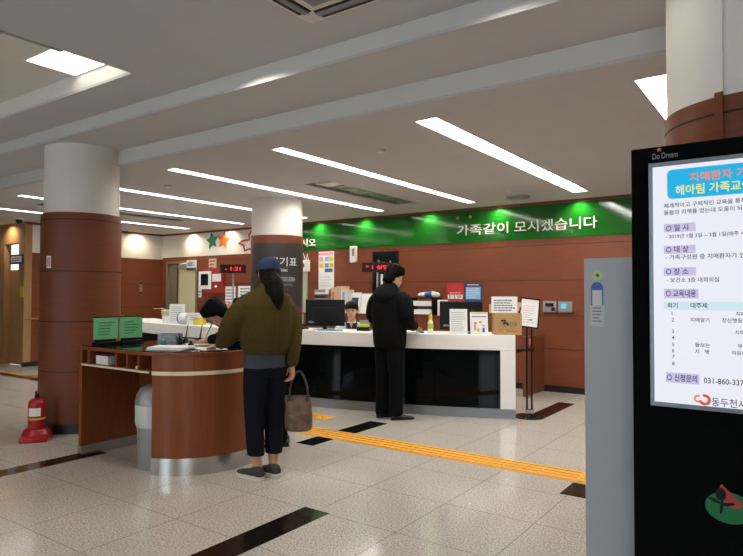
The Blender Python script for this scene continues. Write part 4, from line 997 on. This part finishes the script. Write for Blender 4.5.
def sole_shape(bm, heel, toe, z, L=.262, w=.047, th=.022):
    he, to = V((heel[0], heel[1], 0)), V((toe[0], toe[1], 0)); d = (to - he).normalized(); a = V((-d.y, d.x, 0)); pts = []
    he = he - d * .005
    prof = [(.0, .018), (.04, .032), (.12, .038), (.3, .037), (.45, .041), (.62, .048), (.78, .047), (.9, .038), (.97, .022), (1., .006)]
    pts = [he + d * t * L + a * ww * w / .047 for t, ww in prof] + [he + d * t * L - a * ww * w / .047 for t, ww in reversed(prof)]
    prism(bm, [(p.x, p.y) for p in pts], z, z + th); bmesh.ops.recalc_face_normals(bm, faces=bm.faces)
def person(build, label, loc, rz):
    o = fused('person', build, M['skin'], None, .0045, 1); o.location = loc; o.rotation_euler = (0, 0, rz)
    return tag(o, label, 'person')
def shoes(p, pairs, m, sole=None, L=.255, h=.075):
    for heel, toe in pairs:
        s = fused('shoe', lambda bm: shoe_shape(bm, heel, toe, .02 if sole else .002, L, h=h), m, p, .006, 1)
        bm = new_bm(); sole_shape(bm, heel, toe, .0, L + .008, th=.032 if sole else .012); part(s, 'sole', bm, sole or M['black'], .003)
        d = (V((toe[0], toe[1], 0)) - V((heel[0], heel[1], 0))).normalized(); c = V((heel[0], heel[1], 0)) + d * L * .42; a = V((-d.y, d.x, 0)); bm = new_bm()
        for k in range(3):
            q = c + d * (.022 * k) + V((0, 0, .062 - .011 * k + (.008 if sole else 0))); tube(bm, [q - a * .022, q + V((0, 0, .006)), q + a * .022], .003, 6)
        part(s, 'laces', bm, M['black'])

# --- woman in the cap, seen from behind, leaning on the desk
HW = (.03, .02, 1.545); FW = (.18, .97, -.1)
LW = [(-.14, .0, 1.31), (-.25, .10, 1.09), (-.25, .345, .975)]
RWN = [(.14, -.01, 1.31), (.205, -.06, 1.09), (.175, -.10, .84)]
def woman(bm):
    head_shape(bm, HW, FW, (0, 0, 1), .215)
    tube(bm, [(.0, -.01, 1.33), (.01, .0, 1.40), (.025, .01, 1.48)], [.062, .052, .05], 16)
    rings(bm, [(0, 0, .84, .15, .1), (0, 0, .92, .155, .105), (0, 0, 1.04, .125, .09), (0, 0, 1.2, .145, .1), (0, 0, 1.32, .15, .085), (0, 0, 1.37, .09, .065)])
    limb(bm, *sm(LW, [.045, .04, .026])); limb(bm, *sm(RWN, [.045, .04, .026]))
    hand_shape(bm, (-.25, .345, .972), (.0, .85, -.1), (0, .1, 1), -1, .35, .95)
    hand_shape(bm, (.175, -.10, .84), (-.03, -.03, -1), (1, 0, .05), -1, 1.1, .95)
    for sx_, fy in ((-.085, 0), (.075, -.005)):
        tube(bm, [(sx_, 0, .88), (sx_ * 1.0, .005, .5), (sx_ * .9, -.0, .2), (sx_ * .85, fy - .02, .075)], [.085, .056, .042, .036], 16)
        shoe_shape(bm, (sx_ * .85, fy - .075), (sx_ * .85 - .085, fy + .19), .016, .235, .036, .06)
w = person(woman, 'woman in a blue cap and olive sweater seen from behind at the desk', (-3.352, 3.350, 0), R(70))
face_bits(w, HW, FW, (0, 0, 1))
def sweater(bm):
    rings(bm, [(.005, 0, .948, .178, .138), (.0, 0, .97, .192, .152), (0, -.01, 1.06, .205, .16), (0, -.014, 1.2, .213, .16), (0, -.014, 1.30, .222, .148), (0, -.01, 1.365, .195, .125), (.005, -.005, 1.405, .12, .09), (.01, 0, 1.43, .08, .072), (.01, 0, 1.45, .068, .066), (.01, 0, 1.46, .06, .06)])
    tube(bm, *sm([(-.12, 0, 1.30), (-.21, .04, 1.20), (-.25, .11, 1.08), (-.25, .26, 1.0)], [.10, .10, .088, .046]), 18)
    tube(bm, *sm([(.12, 0, 1.31), (.19, -.03, 1.19), (.205, -.065, 1.05), (.175, -.10, .86)], [.10, .085, .066, .044]), 18)
s = fused('sweater', sweater, M['sweater'], w, .008, 3)
part(s, 'cuff', tube(new_bm(), [(-.25, .225, 1.018), (-.25, .275, .995)], [.052, .046], 16), M['sweater'], smooth=True); part(s, 'cuff', tube(new_bm(), [(.18, -.095, .88), (.175, -.10, .85)], [.047, .043], 16), M['sweater'], smooth=True)
part(s, 'hem', rings(new_bm(), [(.005, 0, .93, .174, .134), (.005, 0, .97, .18, .14)]), M['sweater'], smooth=True)
part(w, 'shirt', rings(new_bm(), [(.0, 0, .828, .172, .128), (.0, 0, .86, .173, .13), (0, 0, .93, .165, .125), (0, 0, 1.0, .15, .11)]), M['tee'], smooth=True)
def slacks(bm):
    rings(bm, [(0, 0, .76, .165, .115), (0, 0, .84, .168, .12), (0, 0, .9, .165, .118), (0, 0, .95, .15, .11)])
    for k, x in ((-1, -.085), (1, .075)):
        loft(bm, [(V((x * .95, 0, .82)), V((.088, 0, 0)), V((0, .115, 0))), (V((x, .0, .66)), V((.086, 0, 0)), V((0, .10, 0))), (V((x, .008, .48)), V((.075, 0, 0)), V((0, .082, 0))), (V((x * .97, .0, .33)), V((.068, 0, 0)), V((0, .075, 0))), (V((x * .92, -.01, .175)), V((.064, 0, 0)), V((0, .072, 0)))], 24)
fused('trousers', slacks, M['trousers'], w, .008, 3)
shoes(w, [((-.070, -.105), (-.165, .18)), ((.064, -.10), (-.025, .18))], M['shoe'], M['sole'], .262, .088)
def wcap(bm):
    f, u, s_ = frame(FW, (0, -.05, 1)); c = V(HW)
    loft(bm, [(c + u * z + f * o_, s_ * rx, f * ry) for z, rx, ry, o_ in ((.012, .088, .112, -.004), (.04, .089, .113, -.005), (.07, .084, .106, -.008), (.095, .067, .086, -.010), (.11, .044, .057, -.012), (.118, .016, .02, -.012))], 28)
cp = fused('cap', wcap, M['cap'], w, .006, 2)
f_, u_, s__ = frame(FW, (0, -.05, 1)); c_ = V(HW)
part(cp, 'brim', loft(new_bm(), [(c_ + u_ * .022 + f_ * .09, s__ * .078, u_ * .005), (c_ + u_ * .018 + f_ * .14, s__ * .068, u_ * .004), (c_ + u_ * .004 + f_ * .175, s__ * .038, u_ * .003)], 20), M['cap'], smooth=True)
part(cp, 'button', ball(new_bm(), c_ + u_ * .122 - f_ * .012, .008), M['cap'], smooth=True)
def whair(bm):
    f, u, s_ = frame(FW, (0, 0, 1)); c = V(HW)
    loft(bm, [(c + u * z + f * o_, s_ * rx, f * ry) for z, rx, ry, o_ in ((.05, .082, .08, -.022), (.0, .084, .084, -.026), (-.05, .08, .075, -.034), (-.10, .064, .055, -.045), (-.13, .04, .035, -.05))], 24)
    b = [c - f * .09 - u * .04 + s_ * .0, c - f * .135 - u * .10 + s_ * .015, c - f * .15 - u * .18 + s_ * .02, c - f * .145 - u * .25 + s_ * .028, c - f * .135 - u * .30 + s_ * .03]
    tube(bm, *sm(b, [.045, .06, .056, .042, .016]), 16)
    tube(bm, *sm([c - f * .08 - u * .06 - s_ * .03, c - f * .12 - u * .16 - s_ * .025, c - f * .13 - u * .26 + s_ * .005], [.035, .034, .012]), 14)
fused('hair', whair, M['brownhair'], w, .007, 2)
# handbag hanging from her right hand
hb = thing('handbag', 'brown patterned handbag hanging from the capped woman\'s right hand', 'handbag', (-3.175, 3.53, .335), R(38))
def bagb(bm): loft(bm, [(V((0, 0, z)), V((rx, 0, 0)), V((0, ry, 0))) for z, rx, ry in ((.0, .085, .05), (.02, .105, .062), (.1, .108, .06), (.2, .10, .042), (.25, .09, .026), (.262, .085, .02))], 28)
fused('body', bagb, M['bag'], hb, .007, 2)
for y in (-.02, .02): part(hb, 'handle', tube(new_bm(), smoothpath([(-.07, y, .235), (-.065, y * 1.0, .33), (-.03, y * .6, .425), (.0, 0, .455), (.03, y * .6, .425), (.065, y, .33), (.07, y, .235)]), .007, 8), M['shoe'], smooth=True)
part(hb, 'zip_band', B(-.09, .09, -.012, .012, .255, .268), M['shoe'], .004)

# --- man in black standing at the counter
HM = (.02, .055, 1.575); FM = (.42, .86, -.38)
MA = {-1: [(-.18, 0, 1.36), (-.245, .02, 1.10), (-.13, .27, 1.03)], 1: [(.18, 0, 1.36), (.25, .0, 1.10), (.15, .26, 1.01)]}
def manb(bm):
    head_shape(bm, HM, FM, (0, .1, 1), .225); tube(bm, [(0, -.01, 1.36), (0, .02, 1.44), (.01, .04, 1.51)], [.066, .058, .056], 16)
    rings(bm, [(0, 0, .85, .15, .1), (0, 0, .95, .155, .105), (0, 0, 1.1, .15, .1), (0, 0, 1.25, .17, .11), (0, 0, 1.36, .165, .09), (0, 0, 1.4, .1, .07)])
    for k in (-1, 1):
        limb(bm, *sm(MA[k], [.055, .045, .03])); e = V(MA[k][2]); hand_shape(bm, e, (-.35 * k, .9, -.15), (0, .15, 1), -k * -1, .6)
        tube(bm, [(k * .09, 0, .88), (k * .095, .01, .5), (k * .095, 0, .09)], [.09, .06, .042], 16)
        shoe_shape(bm, (k * .095, -.06), (k * .095 + (.1 if k > 0 else .06), .2), .01, .25, .038, .06)
m = person(manb, 'man in a black hooded jacket standing at the counter with his back turned', (-3.80, 5.735, 0), R(-6))
face_bits(m, HM, FM, (0, .1, 1))
def jacket(bm):
    rings(bm, [(0, 0, .80, .195, .145), (0, 0, .83, .205, .155), (0, -.005, .95, .212, .158), (0, -.01, 1.1, .218, .16), (0, -.012, 1.24, .222, .155), (0, -.01, 1.34, .205, .13), (0, 0, 1.41, .14, .1), (0, .01, 1.45, .09, .085), (0, .015, 1.48, .075, .075)])
    for k in (-1, 1): p = MA[k]; tube(bm, *sm([(k * .14, 0, 1.33), (k * .215, .0, 1.26), p[1], V(p[2]) - V((0, .02, 0))], [.10, .098, .078, .05]), 18)
    loft(bm, [(V((0, -.055 + dy, z)), V((rx, 0, 0)), V((0, ry, .02))) for z, rx, ry, dy in ((1.32, .12, .05, -.065), (1.36, .155, .085, -.04), (1.41, .155, .10, -.015), (1.455, .135, .095, .005), (1.485, .105, .075, .012), (1.495, .07, .05, .012))], 24)
j = fused('jacket', jacket, M['jacket'], m, .008, 3)
part(j, 'hem', rings(new_bm(), [(0, 0, .79, .194, .146), (0, 0, .835, .204, .156)]), M['jacket'], smooth=True)
for k in (-1, 1):
    e = V(MA[k][2]); d = (e - V(MA[k][1])).normalized(); part(j, 'cuff', tube(new_bm(), [e - d * .05, e - d * .005], [.053, .047], 16), M['jacket'], smooth=True)
def mtr(bm):
    rings(bm, [(0, 0, .76, .17, .125), (0, 0, .86, .172, .13), (0, 0, .93, .16, .12)])
    for k in (-1, 1): loft(bm, [(V((x_ * k, y_, z)), V((rx, 0, 0)), V((0, ry, 0))) for x_, y_, z, rx, ry in ((.088, 0, .84, .09, .125), (.09, .0, .65, .09, .11), (.094, .01, .48, .082, .095), (.096, .0, .3, .076, .088), (.097, -.01, .12, .074, .085), (.097, -.008, .05, .074, .09), (.097, 0, .035, .07, .088))], 24)
fused('trousers', mtr, M['blackcloth'], m, .008, 3)
shoes(m, [((-.10, -.09), (-.05, .2)), ((.085, -.085), (.24, .16))], M['shoeblack'], None, .275, .08)
def short_hair(c, fwd, up, k_=1.0, low=-.06):
    def b(bm):
        f, u, s_ = frame(fwd, up); cc = V(c); f, u, s_ = f * k_, u * k_, s_ * k_
        loft(bm, [(cc + u * z + f * o_, s_ * rx, f * ry) for z, rx, ry, o_ in ((low - .02, .058, .042, -.062), (low, .070, .052, -.055), (-.02, .081, .068, -.040), (.02, .086, .086, -.024), (.055, .088, .106, -.008), (.085, .080, .098, -.008), (.11, .060, .076, -.010), (.128, .032, .04, -.012))], 26)
        for k in range(9):
            a = 2 * pi * k / 9; oball(bm, cc + u * .085 + s_ * .05 * cos(a) + f * (.062 * sin(a) - .008), s_ * .034, f * .036, u * .036, 10)
    return b
fused('hair', short_hair(HM, FM, (0, .1, 1), 1.13), M['hair'], m, .006, 2)

# --- man bowed over the desk, writing
HB = (.0, .47, 1.20); FB = (.22, .62, -.75); UB = (-.1, .78, .62)
def bowed(bm):
    head_shape(bm, HB, FB, UB, .225); tube(bm, [(0, .22, 1.25), (0, .33, 1.25), (0, .41, 1.22)], [.066, .056, .054], 16)
    sp = [(0, -.06, .88), (0, -.02, .98), (0, .06, 1.11), (0, .16, 1.21), (0, .25, 1.25)]; t_ = [V((0, .1, 1)), V((0, .4, 1)), V((0, .8, .9)), V((0, 1, .7)), V((0, 1, .3))]
    loft(bm, [(V(p), V((rx, 0, 0)), V((0, d.z, -d.y)).normalized() * ry) for p, d, rx, ry in zip(sp, t_, (.15, .15, .15, .165, .10), (.11, .1, .1, .1, .07))], 24)
    limb(bm, *sm([(.17, .19, 1.21), (.25, .30, 1.0), (.09, .51, .965)], [.05, .042, .028])); limb(bm, *sm([(-.17, .19, 1.21), (-.27, .33, 1.0), (-.15, .52, .965)], [.05, .042, .028]))
    hand_shape(bm, (.09, .51, .968), (-.55, .8, -.1), (0, .1, 1), 1, .9); hand_shape(bm, (-.15, .52, .962), (.45, .85, -.05), (0, .1, 1), -1, .25)
    for k in (-1, 1):
        tube(bm, [(k * .08, -.06, .86), (k * .085, -.03, .5), (k * .08, -.08, .09)], [.09, .06, .042], 16); shoe_shape(bm, (k * .08, -.14), (k * .10, .14), .01, .25, .038, .06)
BL = (-4.03, 4.09, 0)
b = person(bowed, 'man in black bowed over the writing desk, writing with a pen', BL, R(131))
face_bits(b, HB, FB, UB); b.scale = (1.04, 1.04, 1.0)
def bj(bm):
    sp = [(0, -.07, .80), (0, -.06, .92), (0, -.01, 1.03), (0, .07, 1.14), (0, .16, 1.22), (0, .25, 1.26), (0, .33, 1.265)]; t_ = [V((0, .1, 1)), V((0, .3, 1)), V((0, .6, 1)), V((0, 1, .9)), V((0, 1, .7)), V((0, 1, .3)), V((0, 1, .05))]
    loft(bm, [(V(p), V((rx, 0, 0)), V((0, d.z, -d.y)).normalized() * ry) for p, d, rx, ry in zip(sp, t_, (.18, .19, .2, .21, .205, .14, .08), (.135, .14, .14, .14, .13, .105, .075))], 26)
    tube(bm, *sm([(.13, .17, 1.22), (.215, .22, 1.13), (.25, .31, 1.0), (.115, .48, .975)], [.095, .088, .07, .046]), 16); tube(bm, *sm([(-.13, .17, 1.22), (-.215, .23, 1.13), (-.27, .34, 1.0), (-.17, .49, .972)], [.095, .088, .07, .046]), 16)
fused('jacket', bj, M['jacket'], b, .008, 3)
def bt(bm):
    rings(bm, [(0, -.06, .76, .17, .13), (0, -.06, .86, .172, .13), (0, -.05, .92, .16, .12)])
    for k in (-1, 1): loft(bm, [(V((x_ * k, y_, z)), V((rx, 0, 0)), V((0, ry, 0))) for x_, y_, z, rx, ry in ((.085, -.06, .84, .09, .12), (.085, -.04, .62, .085, .105), (.085, -.03, .48, .075, .09), (.08, -.06, .25, .066, .08), (.08, -.08, .04, .064, .08))], 24)
fused('trousers', bt, M['blackcloth'], b, .008, 3)
shoes(b, [((-.08, -.17), (-.10, .12)), ((.08, -.17), (.10, .12))], M['shoeblack'], None, .27, .075)
fused('hair', short_hair(HB, FB, UB, 1.1), M['hair'], b, .006, 2)
gl = new_bm(); f_, u_, s__ = frame(FB, UB); c_ = V(HB)
for k in (-1, 1):
    tube(gl, [c_ + s__ * (.032 * k + .022 * cos(a)) + u_ * (.004 + .017 * sin(a)) + f_ * .105 for a in [2 * pi * i / 14 for i in range(15)]], .0018, 6); tube(gl, [c_ + s__ * .054 * k + u_ * .008 + f_ * .104, c_ + s__ * .078 * k + u_ * .006 + f_ * .0], .0018, 6)
part(b, 'glasses', gl, M['silver'])
t = thing('pen', 'thin pen held upright in the bowed man\'s writing hand', 'pen', BL, R(131)); part(t, 'barrel', tube(new_bm(), [(.035, .605, .940), (.075, .55, 1.09)], [.002, .0045], 8), M['black'], smooth=True); part(t, 'cap_clip', tube(new_bm(), [(.066, .556, 1.06), (.074, .545, 1.088)], .002, 6), M['chrome'])

# --- seated worker behind the counter, on an office chair
WX, WYY = -4.965, 6.58
ch = thing('office_chair', 'black office chair under the seated worker behind the counter', 'chair', (WX, WYY, 0), R(212))
part(ch, 'seat', prism(new_bm(), rounded(-.24, .24, -.2, .26, .06), .40, .47), M['blackcloth'], .02); part(ch, 'backrest', B(-.23, .23, -.29, -.235, .55, 1.02), M['black'], .025); part(ch, 'back_post', tube(new_bm(), [(0, -.1, .41), (0, -.27, .42), (0, -.3, .7)], .02, 8), M['black']); part(ch, 'column', cyl(new_bm(), 0, 0, .08, .41, .03), M['chrome'], smooth=True)
for i in range(5):
    a = 2 * pi * i / 5; l = part(ch, 'leg', tube(new_bm(), [(0, 0, .1), (.26 * cos(a), .26 * sin(a), .065)], [.025, .018], 8), M['black']); part(l, 'caster', ball(new_bm(), (.26 * cos(a), .26 * sin(a), .03), .03), M['black'], smooth=True)
HS = (.0, .10, 1.165); FS = (.05, 1, -.12)
def seated(bm):
    head_shape(bm, HS, FS, (0, 0, 1), .215); tube(bm, [(0, .04, .97), (0, .06, 1.04), (0, .08, 1.10)], [.06, .05, .048], 16)
    rings(bm, [(0, -.02, .50, .16, .12), (0, -.02, .58, .15, .11), (0, 0, .7, .13, .095), (0, .02, .85, .145, .1), (0, .03, .94, .13, .075), (0, .035, .98, .08, .055)])
    for k in (-1, 1):
        limb(bm, *sm([(k * .13, .03, .91), (k * .215, .08, .74), (k * .14, .27, .70)], [.04, .036, .026])); hand_shape(bm, (k * .14, .27, .70), (-.4 * k, .6, .05), (0, 0, 1), k, .7, .92)
        tube(bm, [(k * .09, 0, .53), (k * .09, .34, .51), (k * .09, .38, .42), (k * .09, .36, .08)], [.085, .065, .055, .038], 16); shoe_shape(bm, (k * .09, .30), (k * .1, .55), .01, .23, .036, .06)
sw = person(seated, 'seated worker in a white coat peeking out beside the left monitor', (WX, WYY, 0), R(212))
face_bits(sw, HS, FS, (0, 0, 1))
def coat(bm):
    rings(bm, [(0, -.02, .5, .19, .15), (0, -.02, .6, .175, .135), (0, 0, .72, .165, .125), (0, .015, .85, .18, .125), (0, .025, .94, .182, .105), (0, .03, .985, .14, .085), (0, .035, 1.01, .075, .065)])
    for k in (-1, 1): tube(bm, *sm([(k * .13, .03, .93), (k * .185, .04, .86), (k * .225, .09, .74), (k * .155, .25, .705)], [.078, .075, .063, .044]), 16)
c = fused('coat', coat, M['coat'], sw, .007, 2)
q = plate(new_bm(), [(-.06, 1.0), (.06, 1.0), (.045, .93), (.0, .82), (-.045, .93)], .10, .15); part(sw, 'inner_top', q, M['black'])
for k in (-1, 1): part(c, 'lapel', tube(new_bm(), [(k * .065, .09, 1.0), (k * .055, .145, .93), (k * .012, .15, .80)], [.018, .02, .01], 8, .4), M['navy'])
q = plate(new_bm(), [(-.028, 1.02), (.028, 1.02), (.0, .93)], .12, .153); part(sw, 'neck_patch', q, M['skin'])
def skt(bm):
    for k in (-1, 1): tube(bm, *sm([(k * .085, -.02, .54), (k * .095, .32, .53), (k * .092, .38, .42), (k * .09, .36, .12)], [.1, .082, .07, .06]), 16)
fused('trousers', skt, M['blackcloth'], sw, .008, 2)
shoes(sw, [((-.09, .28), (-.1, .55)), ((.09, .28), (.1, .55))], M['shoeblack'], None, .245, .07)
def bob(bm):
    f, u, s_ = frame(FS, (0, 0, 1)); cc = V(HS)
    loft(bm, [(cc + u * z + f * o_, s_ * rx, f * ry) for z, rx, ry, o_ in ((-.075, .07, .055, -.055), (-.04, .084, .068, -.045), (.0, .09, .08, -.033), (.035, .092, .102, -.012), (.06, .090, .112, -.004), (.09, .08, .1, -.006), (.113, .056, .072, -.01), (.127, .025, .032, -.012))], 26)
fused('hair', bob, M['brownhair'], sw, .006, 2)

# ------------------------------------------------------------------ light and colour
wd = bpy.data.worlds.new('daylight'); SC.world = wd; wd.use_nodes = True
bg = wd.node_tree.nodes['Background']; bg.inputs['Color'].default_value = (.84, .92, 1., 1); bg.inputs['Strength'].default_value = 6.6
vs = SC.view_settings
SC.display_settings.display_device = 'sRGB'
vs.view_transform = 'Standard'; vs.look = 'None'; vs.exposure = 0.0; vs.gamma = 1.0; vs.use_curve_mapping = False
